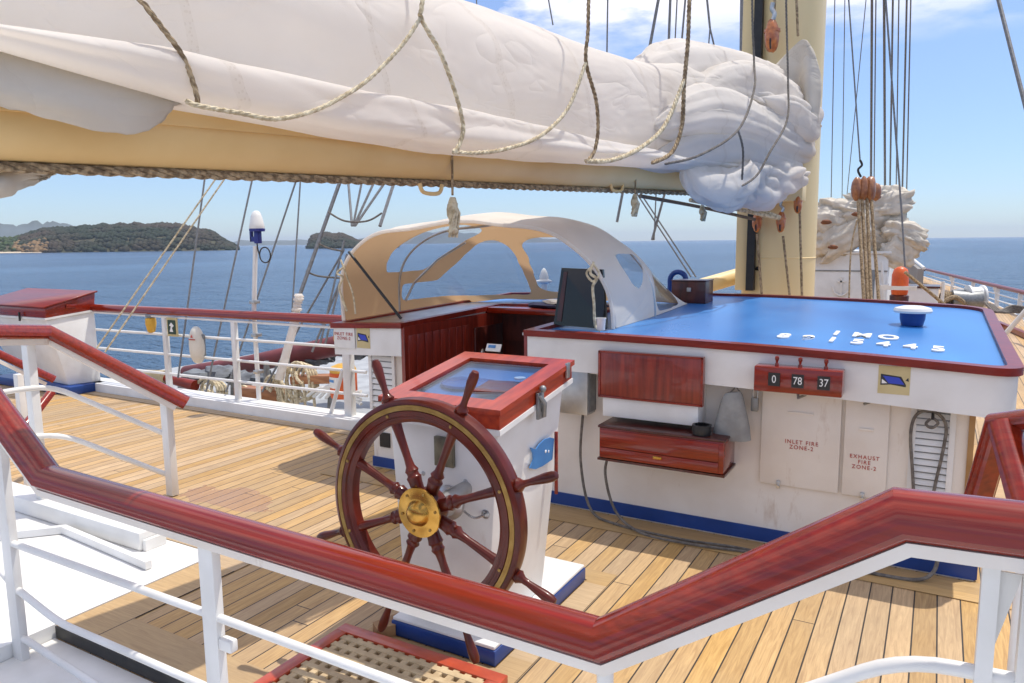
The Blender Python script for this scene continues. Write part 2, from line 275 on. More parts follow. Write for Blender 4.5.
# ------------------------------------------------------------------ mesh helpers
class MB:
    def __init__(s): s.b = bmesh.new()
    def face(s, pts, smooth=False):
        vs = [s.b.verts.new(p) for p in pts]; f = s.b.faces.new(vs); f.smooth = smooth; return f
    def hexa(s, lo, hi):
        """box from 4 bottom and 4 top corners, both counter-clockwise from above"""
        a = [s.b.verts.new(p) for p in lo]; c = [s.b.verts.new(p) for p in hi]
        s.b.faces.new(a[::-1]); s.b.faces.new(c)
        for i in range(4): s.b.faces.new((a[i], a[(i+1)%4], c[(i+1)%4], c[i]))
        return s
    def box(s, x0, x1, y0, y1, z0, z1, bev=0, rot=None, piv=None):
        b2 = bmesh.new()
        vs = [b2.verts.new(Vector(p)) for p in ((x0,y0,z0),(x1,y0,z0),(x1,y1,z0),(x0,y1,z0),(x0,y0,z1),(x1,y0,z1),(x1,y1,z1),(x0,y1,z1))]
        for f in ((3,2,1,0),(4,5,6,7),(0,1,5,4),(1,2,6,5),(2,3,7,6),(3,0,4,7)): b2.faces.new([vs[i] for i in f])
        if bev: bmesh.ops.bevel(b2, geom=list(b2.edges), offset=bev, segments=2, affect='EDGES', profile=.5)
        if rot is not None:
            pv = Vector(piv if piv else ((x0+x1)/2, (y0+y1)/2, (z0+z1)/2))
            for v in b2.verts: v.co = pv + rot @ (v.co-pv)
        s.merge(b2); return s
    def merge(s, b2):
        b2.verts.index_update(); vm = [s.b.verts.new(v.co) for v in b2.verts]
        for f in b2.faces:
            try: g = s.b.faces.new([vm[v.index] for v in f.verts]); g.smooth = f.smooth
            except ValueError: pass
        b2.free()
    def prism(s, pts, z0, z1):
        n = len(pts); a = [s.b.verts.new((p[0], p[1], z0)) for p in pts]; c = [s.b.verts.new((p[0], p[1], z1)) for p in pts]
        s.b.faces.new(a[::-1]); s.b.faces.new(c)
        for i in range(n): s.b.faces.new((a[i], a[(i+1)%n], c[(i+1)%n], c[i]))
        return s
    def slab(s, pts, off):
        """polygon in 3-D given a thickness vector"""
        off = Vector(off); n = len(pts); a = [s.b.verts.new(Vector(p)) for p in pts]; c = [s.b.verts.new(Vector(p)+off) for p in pts]
        s.b.faces.new(a[::-1]); s.b.faces.new(c)
        for i in range(n): s.b.faces.new((a[i], a[(i+1)%n], c[(i+1)%n], c[i]))
        return s
    def tube(s, pts, r, n=10, cap=True, smooth=True):
        pts = [Vector(p) for p in pts]; m = len(pts); rr = r if isinstance(r, (list, tuple)) else [r]*m
        rings = []; up = None
        for i, p in enumerate(pts):
            d = (pts[min(i+1, m-1)]-pts[max(i-1, 0)])
            if d.length < 1e-9: d = Vector((0,0,1))
            d.normalize()
            if up is None:
                up = Vector((0,0,1)) if abs(d.z) < .9 else Vector((1,0,0))
            e1 = d.cross(up).normalized(); e2 = e1.cross(d).normalized(); up = e2
            rings.append([s.b.verts.new(p+(e1*math.cos(2*PI*k/n)+e2*math.sin(2*PI*k/n))*rr[i]) for k in range(n)])
        for i in range(m-1):
            for k in range(n):
                f = s.b.faces.new((rings[i][k], rings[i][(k+1)%n], rings[i+1][(k+1)%n], rings[i+1][k])); f.smooth = smooth
        if cap:
            s.b.faces.new(rings[0][::-1]); s.b.faces.new(rings[-1])
        return s
    def lathe(s, prof, origin=(0,0,0), axis=(0,0,1), n=24, smooth=True, a0=0, a1=2*PI):
        """prof: (radius, height along axis)"""
        o = Vector(origin); ax = Vector(axis).normalized(); q = Vector((0,0,1)).rotation_difference(ax)
        full = abs(a1-a0-2*PI) < 1e-6; cnt = n if full else n+1
        rings = []
        for r, h in prof:
            if r < 1e-6: rings.append([s.b.verts.new(o+q@Vector((0,0,h)))])
            else: rings.append([s.b.verts.new(o+q@Vector((r*math.cos(a0+(a1-a0)*k/n), r*math.sin(a0+(a1-a0)*k/n), h))) for k in range(cnt)])
        for i in range(len(rings)-1):
            A, B = rings[i], rings[i+1]
            for k in range(n):
                k2 = (k+1) % cnt if full else k+1
                try:
                    if len(A) == 1 and len(B) > 1: f = s.b.faces.new((A[0], B[k2], B[k]))
                    elif len(B) == 1 and len(A) > 1: f = s.b.faces.new((A[k], A[k2], B[0]))
                    elif len(A) > 1: f = s.b.faces.new((A[k], A[k2], B[k2], B[k]))
                    f.smooth = smooth
                except ValueError: pass
        return s
    def ellipsoid(s, c, rx, ry, rz, n=16, disp=0, fr=1.0, seed=0):
        b2 = bmesh.new(); bmesh.ops.create_uvsphere(b2, u_segments=n, v_segments=n//2, radius=1)
        for v in b2.verts:
            p = v.co.copy(); k = 1
            if disp: k += disp*noise.noise(p*fr+Vector((seed, seed*.7, 0)))
            v.co = Vector((c[0]+p.x*rx*k, c[1]+p.y*ry*k, c[2]+p.z*rz*k))
        for f in b2.faces: f.smooth = True
        s.merge(b2); return s
    def sweep(s, path, prof, closed_prof=True, smooth=True):
        """profile (side, up) swept along a path with mitred corners; up stays near +Z"""
        path = [Vector(p) for p in path]; m = len(path); rings = []
        for i in range(m):
            d0 = (path[i]-path[i-1]).normalized() if i > 0 else None
            d1 = (path[i+1]-path[i]).normalized() if i < m-1 else None
            d = (d0 or d1) if not (d0 and d1) else None
            if d is None:
                d = (d0+d1).normalized()
                side = d.cross(Vector((0,0,1)))
                side.normalize()
                k = 1/max(.35, d.dot(d0))
                # stretch in the bend plane
                upn = side.cross(d).normalized()
                bend = (d1-d0)
                bn = bend.normalized() if bend.length > 1e-6 else None
                ring = []
                for (a, h) in prof:
                    v = side*a + upn*h
                    if bn is not None: v = v + bn*(v.dot(bn))*(k-1)
                    ring.append(s.b.verts.new(path[i]+v))
            else:
                side = d.cross(Vector((0,0,1))).normalized(); upn = side.cross(d).normalized()
                ring = [s.b.verts.new(path[i]+side*a+upn*h) for (a, h) in prof]
            rings.append(ring)
        n = len(prof)
        for i in range(m-1):
            for k in range(n):
                f = s.b.faces.new((rings[i][k], rings[i][(k+1)%n], rings[i+1][(k+1)%n], rings[i+1][k])); f.smooth = smooth
        s.b.faces.new(rings[0][::-1]); s.b.faces.new(rings[-1])
        return s
    def bevel(s, w, seg=2):
        bmesh.ops.remove_doubles(s.b, verts=s.b.verts, dist=1e-5)
        bmesh.ops.bevel(s.b, geom=list(s.b.edges), offset=w, segments=seg, affect='EDGES', profile=.5); return s
    def build(s, name, mt, parent=None, sharp=40, weld=False):
        if weld: bmesh.ops.remove_doubles(s.b, verts=s.b.verts, dist=1e-5)
        bmesh.ops.recalc_face_normals(s.b, faces=s.b.faces)
        for f in s.b.faces: f.smooth = True
        me = bpy.data.meshes.new(name); s.b.to_mesh(me); s.b.free()
        me.set_sharp_from_angle(angle=math.radians(sharp))
        if mt: me.materials.append(mt)
        o = bpy.data.objects.new(name, me); COL.objects.link(o)
        if parent:
            o.parent = parent
            w = Vector((0,0,0)); q = parent
            while q: w += q.location; q = q.parent
            o.location = -w
        return o
def tag(o, label=None, cat=None, group=None, kind=None):
    if label: o['label'] = label
    if cat: o['category'] = cat
    if group: o['group'] = group
    if kind: o['kind'] = kind
    return o
def thing(name, loc, label, cat, group=None):
    o = bpy.data.objects.new(name, None); COL.objects.link(o); o.location = loc; o.empty_display_size = .1
    return tag(o, label, cat, group)
def copy_tree(o, parent=None):
    c = o.copy(); COL.objects.link(c)
    if parent: c.parent = parent
    for ch in list(o.children): copy_tree(ch, c)
    return c
def text(s, size, mt, parent, pos, rot, name='lettering', ext=.0012, align='CENTER', sx=1.0, spacing=1.0, bold=0.0):
    cu = bpy.data.curves.new(name, 'FONT'); cu.body = s; cu.size = size; cu.extrude = ext; cu.align_x = align; cu.align_y = 'CENTER'
    cu.space_character = spacing; cu.offset = bold; cu.space_line = .95
    o = bpy.data.objects.new(name, cu); COL.objects.link(o)
    dg = bpy.context.evaluated_depsgraph_get(); me = bpy.data.meshes.new_from_object(o.evaluated_get(dg))
    COL.objects.unlink(o); bpy.data.objects.remove(o)
    mtx = Matrix.Translation(Vector(pos)) @ rot.to_4x4() @ Matrix.Diagonal((sx, 1, 1, 1))
    me.transform(mtx); me.materials.clear(); me.materials.append(mt)
    q = bpy.data.objects.new(name, me); COL.objects.link(q)
    if parent:
        q.parent = parent; w = Vector((0,0,0)); pp = parent
        while pp: w += pp.location; pp = pp.parent
        q.location = -w
    return q
RX90 = Matrix.Rotation(PI/2, 3, 'X')     # faces aft (-Y)
def bez(pts, n=8):
    """Catmull-Rom through points"""
    pts = [Vector(p) for p in pts]; out = []
    for i in range(len(pts)-1):
        p0 = pts[max(i-1, 0)]; p1 = pts[i]; p2 = pts[i+1]; p3 = pts[min(i+2, len(pts)-1)]
        for k in range(n):
            t = k/n
            out.append(.5*((2*p1)+(-p0+p2)*t+(2*p0-5*p1+4*p2-p3)*t*t+(-p0+3*p1-3*p2+p3)*t**3))
    out.append(pts[-1]); return out
def fbm(p, o=4):
    a = 0; w = 1; t = 0
    for _ in range(o): a += w*noise.noise(p); p = p*2.03; t += w; w *= .5
    return a/t

# ------------------------------------------------------------------ sea, sky haze, islands
SEAZ = -7.0
sea_m, t, b = principled('sea_water', (.020, .085, .185), .22)
b.inputs['IOR'].default_value = 1.33
tcn = N(t, 'ShaderNodeTexCoord')
def wavetex(scale, stretch, dist, strength, prev=None, det=6):
    mpn = N(t, 'ShaderNodeMapping'); mpn.inputs['Scale'].default_value = stretch; mpn.inputs['Rotation'].default_value = (0, 0, .5)
    n = N(t, 'ShaderNodeTexNoise'); n.inputs['Scale'].default_value = scale; n.inputs['Detail'].default_value = det; n.inputs['Roughness'].default_value = .6
    t.links.new(tcn.outputs['Object'], mpn.inputs[0]); t.links.new(mpn.outputs[0], n.inputs['Vector'])
    bn = N(t, 'ShaderNodeBump'); bn.inputs['Distance'].default_value = dist; bn.inputs['Strength'].default_value = strength
    t.links.new(n.outputs['Fac'], bn.inputs['Height'])
    if prev: t.links.new(prev.outputs[0], bn.inputs['Normal'])
    return bn, n
w1, n1 = wavetex(.10, (1, 1.8, 1), 4.2, 1.0, det=4)
w2, n2 = wavetex(.50, (1, 1.7, 1), 1.5, 1.0, w1)
t.links.new(w2.outputs[0], b.inputs['Normal'])
big = N(t, 'ShaderNodeTexNoise'); big.inputs['Scale'].default_value = .012; big.inputs['Detail'].default_value = 5
mpb = N(t, 'ShaderNodeMapping'); mpb.inputs['Scale'].default_value = (1, .25, 1); mpb.inputs['Rotation'].default_value = (0, 0, .9)
t.links.new(tcn.outputs['Object'], mpb.inputs[0]); t.links.new(mpb.outputs[0], big.inputs['Vector'])
rb = N(t, 'ShaderNodeValToRGB'); rb.color_ramp.elements[0].position = .38; rb.color_ramp.elements[1].position = .66
rb.color_ramp.elements[0].color = (.024, .075, .16, 1); rb.color_ramp.elements[1].color = (.055, .13, .24, 1)
t.links.new(big.outputs['Fac'], rb.inputs[0]); t.links.new(rb.outputs[0], b.inputs['Base Color'])
m = MB(); S = 26000; m.face([(-S,-S,SEAZ),(S,-S,SEAZ),(S,S,SEAZ),(-S,S,SEAZ)])
tag(m.build('sea', sea_m), kind='structure')

def polar(px, dist):
    d = (RT*((px-512)/F)+FW); d.z = 0; d.normalize(); return Vector((d.x*dist, d.y*dist, SEAZ))
ground_m = mat('island_ground', (.075, .065, .035), (.05, .055, .025), .95, scale=.05)
rock_m = mat('shore_rock', (.28, .23, .17), (.16, .13, .10), .9, scale=.2)
leaf_m = mat('island_foliage', (.018, .028, .013), (.050, .036, .022), .95, scale=.012, detail=8, lo=.42, hi=.60)
leafg_m = mat('green_palms', (.055, .085, .025), (.035, .055, .018), .95, scale=.05)
leafb_m = mat('dry_brown_trees', (.24, .15, .07), (.17, .11, .05), .95, scale=.05)
hill_m = mat('far_hills', (.06, .075, .05), (.05, .06, .045), 1, scale=.003)
sand_m = mat('sand', (.62, .52, .38), (.55, .45, .32), .95, scale=.1)
def ridge(name, pts, dist, depth, mt, nseg=90, rough=.12, seed=1):
    """pts: (px, height m). A hill ridge standing on the sea with real depth"""
    m = MB(); grid = []
    for i in range(nseg+1):
        px = pts[0][0]+(pts[-1][0]-pts[0][0])*i/nseg
        for (a, ha), (c, hc) in zip(pts, pts[1:]):
            if a <= px <= c: tt = (px-a)/(c-a); tt = tt*tt*(3-2*tt); h = ha+(hc-ha)*tt; break
        row = []
        for j in range(13):
            v = j/12; dd = dist+depth*v
            p = polar(px, dd); prof = math.sin(PI*min(1, v*1.0))**.55 if 0 < v < 1 else 0
            z = h*prof*(1+rough*noise.noise(Vector((px*.12, v*4, seed))))
            row.append(m.b.verts.new((p.x, p.y, SEAZ-.3+max(0, z))))
        grid.append(row)
    for i in range(nseg):
        for j in range(12): m.b.faces.new((grid[i][j], grid[i+1][j], grid[i+1][j+1], grid[i][j+1]))
    return m, grid
def clumps(name, grid, n, size, mt, rng, jmax=8, filt=None, flat=.75):
    m = MB(); base = bmesh.new(); bmesh.ops.create_icosphere(base, subdivisions=1, radius=1); bv = [v.co.copy() for v in base.verts]; bf = [[v.index for v in f.verts] for f in base.faces]; base.free()
    cnt = 0
    while cnt < n:
        i = rng.uniform(0, len(grid)-1.001); j = rng.uniform(.0, jmax)
        i0, j0 = int(i), int(j)
        a = grid[i0][j0]; c = grid[i0+1][j0+1]; tfx = i-i0
        p = Vector(a).lerp(Vector(c), (tfx+j-j0)/2); cnt += 1
        if filt and not filt(i/(len(grid)-1)): continue
        if p.z < SEAZ+.5 and rng.random() < .5: continue
        s = size*rng.uniform(.6, 1.3)
        vs = []
        for q in bv:
            k = 1+.35*noise.noise(q*1.7+Vector((cnt*.37, 0, 0)))
            vs.append(m.b.verts.new((p.x+q.x*s*k, p.y+q.y*s*k, max(SEAZ, p.z+s*.25)+q.z*s*flat*k)))
        for f in bf: m.b.faces.new([vs[x] for x in f])
    o = m.build(name, mt, sharp=180); tag(o, kind='stuff'); return o
rng = random.Random(3)
m, g = ridge('island', [(-420, 20), (-60, 26), (20, 22), (60, 38), (120, 44), (180, 47), (215, 35), (238, 9), (243, 0)], 1350, 420, ground_m, 150)
G = [[tuple(v.co) for v in row] for row in g]; tag(m.build('near_island', ground_m, sharp=180), kind='structure')
fr = lambda px: (px+420)/663
o = clumps('island_forest', G, 12000, 5.2, leaf_m, rng, filt=lambda u: u > fr(30)); tag(o, 'dark wooded cover over the near island at left', 'forest')
o = clumps('palm_grove', G, 4000, 4.6, leafg_m, rng, filt=lambda u: u < fr(34)); tag(o, 'green palm grove at the low left end of the near island', 'forest')
o = clumps('dry_forest', G, 3500, 4.5, leafb_m, rng, jmax=1.2, filt=lambda u: fr(24) < u < fr(56)); tag(o, 'brown dry trees between palms and dark wood on the shore', 'forest')
m = MB(); A = [polar(px, 1335) for px in range(-300, 60, 10)]; B = [polar(px, 1352) for px in range(-300, 60, 10)]
for i in range(len(A)-1):
    zt = 2.2 if i < 33 else 1.4
    m.hexa([A[i], A[i+1], B[i+1], B[i]], [A[i]+Vector((0,0,.6)), A[i+1]+Vector((0,0,.6)), B[i+1]+Vector((0,0,zt)), B[i]+Vector((0,0,zt))])
tag(m.build('beach', sand_m), kind='structure')
m, g = ridge('island2', [(312, 0), (318, 24), (330, 30), (345, 26), (365, 12), (390, 3), (400, 0)], 1500, 300, ground_m, 70, seed=5)
G = [[tuple(v.co) for v in row] for row in g]; tag(m.build('far_island', ground_m, sharp=180), kind='structure')
o = clumps('islet_forest', G, 3500, 5.0, leaf_m, rng); tag(o, 'dark trees covering the second small island seen behind the canvas hood', 'forest')
m, g = ridge('h', [(-420, 300), (-120, 330), (0, 270), (28, 215), (48, 250), (75, 240), (110, 120), (160, 60)], 7600, 2500, hill_m, 120, rough=.22, seed=9)
tag(m.build('hills', hill_m, sharp=180), kind='structure')
m, g = ridge('h2', [(222, 0), (250, 62), (270, 50), (300, 60), (340, 40), (400, 120), (450, 140), (500, 90), (560, 40), (600, 0)], 9000, 1500, hill_m, 60, rough=.4, seed=12)
tag(m.build('low_coast', hill_m, sharp=180), kind='structure')

# ------------------------------------------------------------------ decks and hull
m = MB()
deck_pts = [(-3.97, 2.0), (2.2, 2.0), (2.35, 8), (2.2, 20), (-5.2, 20), (-5.2, 6.0), (-12.2, 6.0), (-12.2, 3.02), (-3.97, 3.02)]
m.prism(deck_pts, -.12, 0)
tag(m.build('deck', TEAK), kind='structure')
m = MB(); m.box(-12.2, -3.98, -3, 3.015, -.3, .004); tag(m.build('white_deck', WHITE), kind='structure')
m = MB(); m.box(-3.975, 2.2, -3, 1.99, -.42, -.07); tag(m.build('lower_deck', WHITE), kind='structure')
# margin boards, set flush just above the planks
for nm, bx in (('deck_margin', (-3.96, -3.66, 2.003, 3.14, .0035, .0065)), ('deck_margin', (-12.1, -3.965, 3.02, 3.14, .0035, .0065)), ('deck_margin', (-3.659, 2.2, 2.003, 2.24, .0035, .0065)),
               ('deck_margin', (-4.6, .45, 4.60, 4.872, .0035, .0065)), ('deck_margin', (.46, .62, 4.6, 9.5, .0035, .0065)),
               ('deck_margin', (-12.1, -5.2, 5.72, 5.86, .0035, .0065))):
    m = MB(); m.box(*bx[:6]); tag(m.build(nm, TEAKT), kind='structure')
m = MB(); m.box(-3.97, 2.2, 1.992, 2.0025, -.065, -.002); tag(m.build('deck_edge', BLACK), kind='structure')
m = MB()
for (x0, x1, y0, y1) in ((-2.47, -2.335, 2.66, 3.97), (-1.705, -1.57, 2.66, 3.97), (-2.335, -1.705, 2.66, 2.775), (-2.335, -1.705, 3.83, 3.97)):
    m.box(x0, x1, y0, y1, .004, .007)
tag(m.build('deck_frame_boards', TEAKT), kind='structure')
# hull sides of the ship and the main deck forward, one storey lower
hull_m = mat('hull_paint', (.7, .7, .68), (.62, .61, .58), .4, scale=1)
m = MB(); m.prism([(-12.6, -12), (2.3, -12), (2.6, 20), (3.3, 38), (1.6, 58), (-2.0, 82), (-5.0, 84), (-8, 60), (-11.5, 30), (-12.6, 6.2)], -6.8, -1.42)
tag(m.build('hull', hull_m), kind='structure')
m = MB(); m.prism([(-12.5, 6.2), (2.55, 20.2), (3.2, 38), (1.5, 58), (-2.0, 81), (-4.9, 83), (-7.9, 60), (-11.4, 30)], -1.42, -1.40)
tag(m.build('main_deck', TEAK), kind='structure')
m = MB(); m.box(-12.4, -5.2, 6.22, 12, -1.4, -.28); tag(m.build('side_deck', mat('painted_side_deck', (.42,.44,.45), (.30,.31,.32), .6, scale=3)), kind='structure')

# ------------------------------------------------------------------ railings
CAP = [(-.046, 0), (-.060, .010), (-.064, .024), (-.079, .026)] + [(.078*math.cos(a), .028+.074*math.sin(a)) for a in [PI-PI*k/16 for k in range(17)]] + [(.079, .026), (.064, .024), (.060, .010), (.046, 0)]
def capprof(k=1.0, kh=None): kh = kh or k; return [(a*k, h*kh) for a, h in CAP]
def bar(w, h, z): return [(-w, z), (-w, z+h), (w, z+h), (w, z)]
def fillet(path, r, n=5):
    """rounds the corners of a tube path"""
    path = [Vector(p) for p in path]; out = [path[0]]
    for i in range(1, len(path)-1):
        a = (path[i-1]-path[i]); c = (path[i+1]-path[i]); ra = min(r, a.length*.45, c.length*.45)
        A = path[i]+a.normalized()*ra; C_ = path[i]+c.normalized()*ra
        for k in range(n+1):
            t_ = k/n; out.append(A.lerp(path[i], t_).lerp(path[i].lerp(C_, t_), t_))
    out.append(path[-1]); return out
Y0 = 1.80
def yp(px, py, y=Y0): return P(px, py, y=y)
fr_ = thing('foreground_railing', (-.75, Y0, -.3), 'large varnished railing with white posts crossing the whole foreground', 'railing')
low = [Vector((-4.32, Y0, 1.47)), Vector((-3.535, Y0, .897)), Vector((-.74, Y0, .85)), Vector((-.025, Y0, 1.345)), Vector((.9, Y0, 1.38))]
m = MB(); m.sweep(low, capprof(.92, 1.02)); m.build('cap_rail', MAHOG, fr_, sharp=28)
m = MB(); m.sweep([p+Vector((0,0,-.003)) for p in low], bar(.045, -.030, 0)); m.build('rail_bar', WARM, fr_)
def rpost(x, z1, w=.042, z0=-.3, d=.02):
    m = MB(); m.box(x-w, x+w, Y0-d, Y0+d, z0, z1, bev=.004); m.box(x-.07, x+.07, Y0-.05, Y0+.05, z0, z0+.012); m.build('post', WHITE, fr_)
rpost(-3.93, 1.17); rpost(-2.415, .838)
m = MB(); m.box(-2.37, -2.30, Y0-.02, Y0+.02, .42, .47, bev=.008); m.build('bracket', WHITE, fr_)
m = MB(); m.tube([(-.745, Y0, -.3), (-.745, Y0, .852)], .024, 14); m.build('post', WHITE, fr_)
m = MB(); m.tube(fillet([(-3.93, Y0, .545), (-2.415, Y0, .545), (-.755, Y0, .535), (-.015, Y0, 1.055), (.9, Y0, 1.09)], .10), .017, 12); m.build('rail_tube', WHITE, fr_)
m = MB(); m.tube(fillet([(-3.93, Y0, .31), (-3.55, Y0, .22), (-3.1, Y0, .22), (-.755, Y0, .21), (-.02, Y0, .74), (.9, Y0, .77)], .10), .017, 12); m.build('rail_tube', WHITE, fr_)
m = MB(); m.tube([(-3.93, Y0, .05), (-2.9, Y0, -.06), (-.76, Y0, -.1)], .017, 12); m.build('rail_tube', WHITE, fr_)
m = MB(); m.tube(fillet([(-4.6, Y0, 1.1), (-4.2, Y0, .75), (-3.93, Y0, .545)], .08), .017, 12); m.build('rail_tube', WHITE, fr_)
m = MB(); m.tube(fillet([(-4.6, Y0, .8), (-4.2, Y0, .45), (-3.93, Y0, .31)], .08), .017, 12); m.build('rail_tube', WHITE, fr_)
# right hand support: pair of flat plates with a gusset and a slanting tube
m = MB(); m.box(.118, .15, Y0-.02, Y0+.02, -.3, 1.315); m.box(.19, .235, Y0-.03, Y0+.01, -.3, 1.315)
m.slab([(.15, Y0-.004, 1.30), (.19, Y0-.004, 1.30), (.15, Y0-.004, 1.13)], (0, .006, 0))
m.slab([(.15, Y0-.004, .98), (.19, Y0-.004, 1.04), (.15, Y0-.004, .84)], (0, .006, 0)); m.build('support_plate', WHITE, fr_)
m = MB(); m.tube([(.215, Y0-.07, 1.315), (.245, Y0-.07, 1.0), (.26, Y0-.07, .3)], .022, 14); m.build('post', WHITE, fr_)

# starboard inner handrail beyond it
sr = thing('inner_handrail', (.25, 2.9, 0), 'dark varnished handrail with a bent top behind the foreground rail at right edge', 'handrail')
pth = [P(985, 496, y=2.75)+Vector((-.03,.12,-.25)), P(1004, 432, y=2.75), P(1060, 426, y=2.6)]
m = MB(); m.sweep(pth, [(a*.62, h*.62) for a, h in CAP]); m.build('cap_rail', MAHOG, sr, sharp=28)
pth = [P(1004, 430, y=2.72), P(1030, 510, y=2.5)+Vector((.0,-.1,-.1)), P(1045, 560, y=2.4)]
m = MB(); m.sweep(pth, [(a*.62, h*.62) for a, h in CAP]); m.build('cap_rail', MAHOG, sr, sharp=28)
m = MB(); m.tube([P(1034, 440, y=2.7), (P(1034, 440, y=2.7).x, 2.7, 0)], .02); m.build('post', WHITE, sr)

# transverse railing at the forward edge of the poop, port side
tr = thing('poop_railing', (-8, 6.05, 0), 'white four bar railing with varnished cap along the far port deck edge', 'railing')
YR = 6.05
m = MB(); m.sweep([(-10.35, YR, 1.10), (-5.25, YR, 1.13)], [(a*.72, h*1.0) for a, h in CAP]); m.build('cap_rail', MAHOG, tr, sharp=28)
m = MB(); m.box(-10.3, -5.3, YR-.03, YR+.03, 1.075, 1.098); m.build('rail_bar', WHITE, tr)
for x in (-8.68, -7.36, -5.55):
    m = MB()
    w = .035 if x < -6 else .052
    m.box(x-w, x+w, YR-w*.8, YR+w*.8, .01, 1.08, bev=.006); m.build('post', WHITE, tr)
m = MB(); m.tube([(-5.86, YR-.02, .02), (-5.62, YR-.02, .62)], .024); m.build('brace', WHITE, tr)
for z in (.34, .60, .86):
    m = MB(); m.tube([(-10.3, YR, z-.02), (-5.3, YR, z+.02)], .018, 8); m.build('rail_tube', WHITE, tr)
m = MB(); m.box(-12.1, -5.28, 5.87, 6.19, -.3, .12, bev=.01); tag(m.build('deck_curb', WHITE), kind='structure')

# stair handrail at left
lr = thing('stair_railing', (-5.6, 3.2, 0), 'white stair railing with red varnished cap sloping down to the deck at left', 'railing')
a = P(-60, 331, y=2.2); b_ = P(0, 331, y=2.62); c_ = P(48, 331, y=3.02); d_ = P(187, 402, y=3.72)
m = MB(); m.sweep([a, b_, c_, d_], [(q*.78, h*1.0-.055) for q, h in CAP]); m.build('cap_rail', MAHOG, lr, sharp=28)
m = MB(); m.sweep([a-Vector((0,0,.055)), c_-Vector((0,0,.055)), d_-Vector((.05,.05,.02))], bar(.03, -.045, 0)); m.build('rail_bar', WARM, lr)
for px, y, yb in ((28, 2.88, 2.88), (166, 3.62, 3.62)):
    top = P(px, 345 if px < 100 else 402, y=y)
    m = MB(); m.box(top.x-.04, top.x+.04, y-.03, y+.03, .008, top.z, bev=.004); m.build('post', WHITE, lr)
for (pp) in (((-40, 404), (0, 392), (52, 386), (165, 434)), ((-40, 446), (0, 440), (62, 434), (168, 475))):
    ys = (2.3, 2.62, 3.02, 3.62)
    m = MB(); m.tube(fillet([P(px, py, y=y) for (px, py), y in zip(pp, ys)], .15), .021, 10); m.build('rail_tube', WHITE, lr)
lr2 = thing('stair_handrail', (-7.2, 3.9, 0), 'short varnished handrail end behind the left stair railing', 'handrail')
q0 = P(-40, 335, y=3.3); q1 = P(0, 354, y=3.6); q2 = P(54, 379, y=4.0)
m = MB(); m.sweep([q0, q1, q2], [(q*.62, h*.75-.04) for q, h in CAP]); m.build('cap_rail', MAHOG, lr2, sharp=28)
m = MB(); m.sweep([q0-Vector((0,0,.05)), q2-Vector((.05,.05,.03))], bar(.03, -.03, 0)); m.build('rail_bar', WARM, lr2)
pt = P(18, 372, y=3.8); m = MB(); m.box(pt.x-.04, pt.x+.04, 3.77, 3.83, .0, pt.z-.02, bev=.004); m.build('post', WHITE, lr2)
lr3 = thing('slanting_handrail', (-6.0, 3.2, 0), 'short steep red handrail piece behind the white post at left', 'handrail')
m = MB(); m.sweep([P(51, 392, y=3.5), P(34, 414, y=3.3), P(8, 446, y=3.0)], [(q*.5, h*.6-.03) for q, h in CAP]); m.build('cap_rail', MAHOG, lr3, sharp=28)
m = MB(); pq = P(22, 436, y=3.1); m.tube([pq, (pq.x, 3.1, .01)], .02); m.build('post', WHITE, lr3)

# low white hatch coaming beside the stair
hc = thing('hatch_coaming', (-5.6, 3.1, 0), 'low sunlit white hatch box on the white deck at left', 'hatch')
m = MB(); m.box(-7.4, -4.45, 2.80, 2.99, .006, .13, bev=.012); m.build('coaming', WHITE, hc)
m = MB(); m.box(-4.445, -4.415, 2.82, 2.97, .006, .08); m.build('step', WHITE, hc)
m = MB(); m.sweep([(-5.9, 2.02, .03), (-5.22, 2.74, .03), (-4.15, 2.66, .03)], bar(.02, .05, -.02)); m.build('lip', WHITE, hc)

# ------------------------------------------------------------------ wheelhouse
YW = 4.90
def zr(x, y=4.75): return 1.345-.010*(x+2.2)**2+.022*(y-4.75)
wh = thing('wheelhouse', (-1.9, 6.3, 0), 'low white wheelhouse with blue roof and red trimmed edge', 'deckhouse')
# walls (starboard block slightly battered)
m = MB(); m.hexa([(-2.62,YW,.0),(.285,YW,.0),(.285,8.0,.0),(-2.62,8.0,.0)], [(-2.62,YW+.0,1.2),(.20,YW+.0,1.2),(.20,8.0,1.2),(-2.62,8.0,1.2)]); m.build('wall', WARM, wh)
m = MB(); m.box(-3.9, -2.622, 6.6, 8.0, 0, 1.2); m.box(-4.32, -3.905, 5.0, 8.0, 0, 1.2); m.build('port_wall', WARM, wh)
m = MB(); m.box(-2.60, .29, YW-.012, YW-.001, .012, .105); m.box(-4.33, -3.90, 4.985, 4.999, .012, .10); m.box(.285, .30, YW, 7.9, .012, .105); m.build('base_stripe', BLUE, wh)
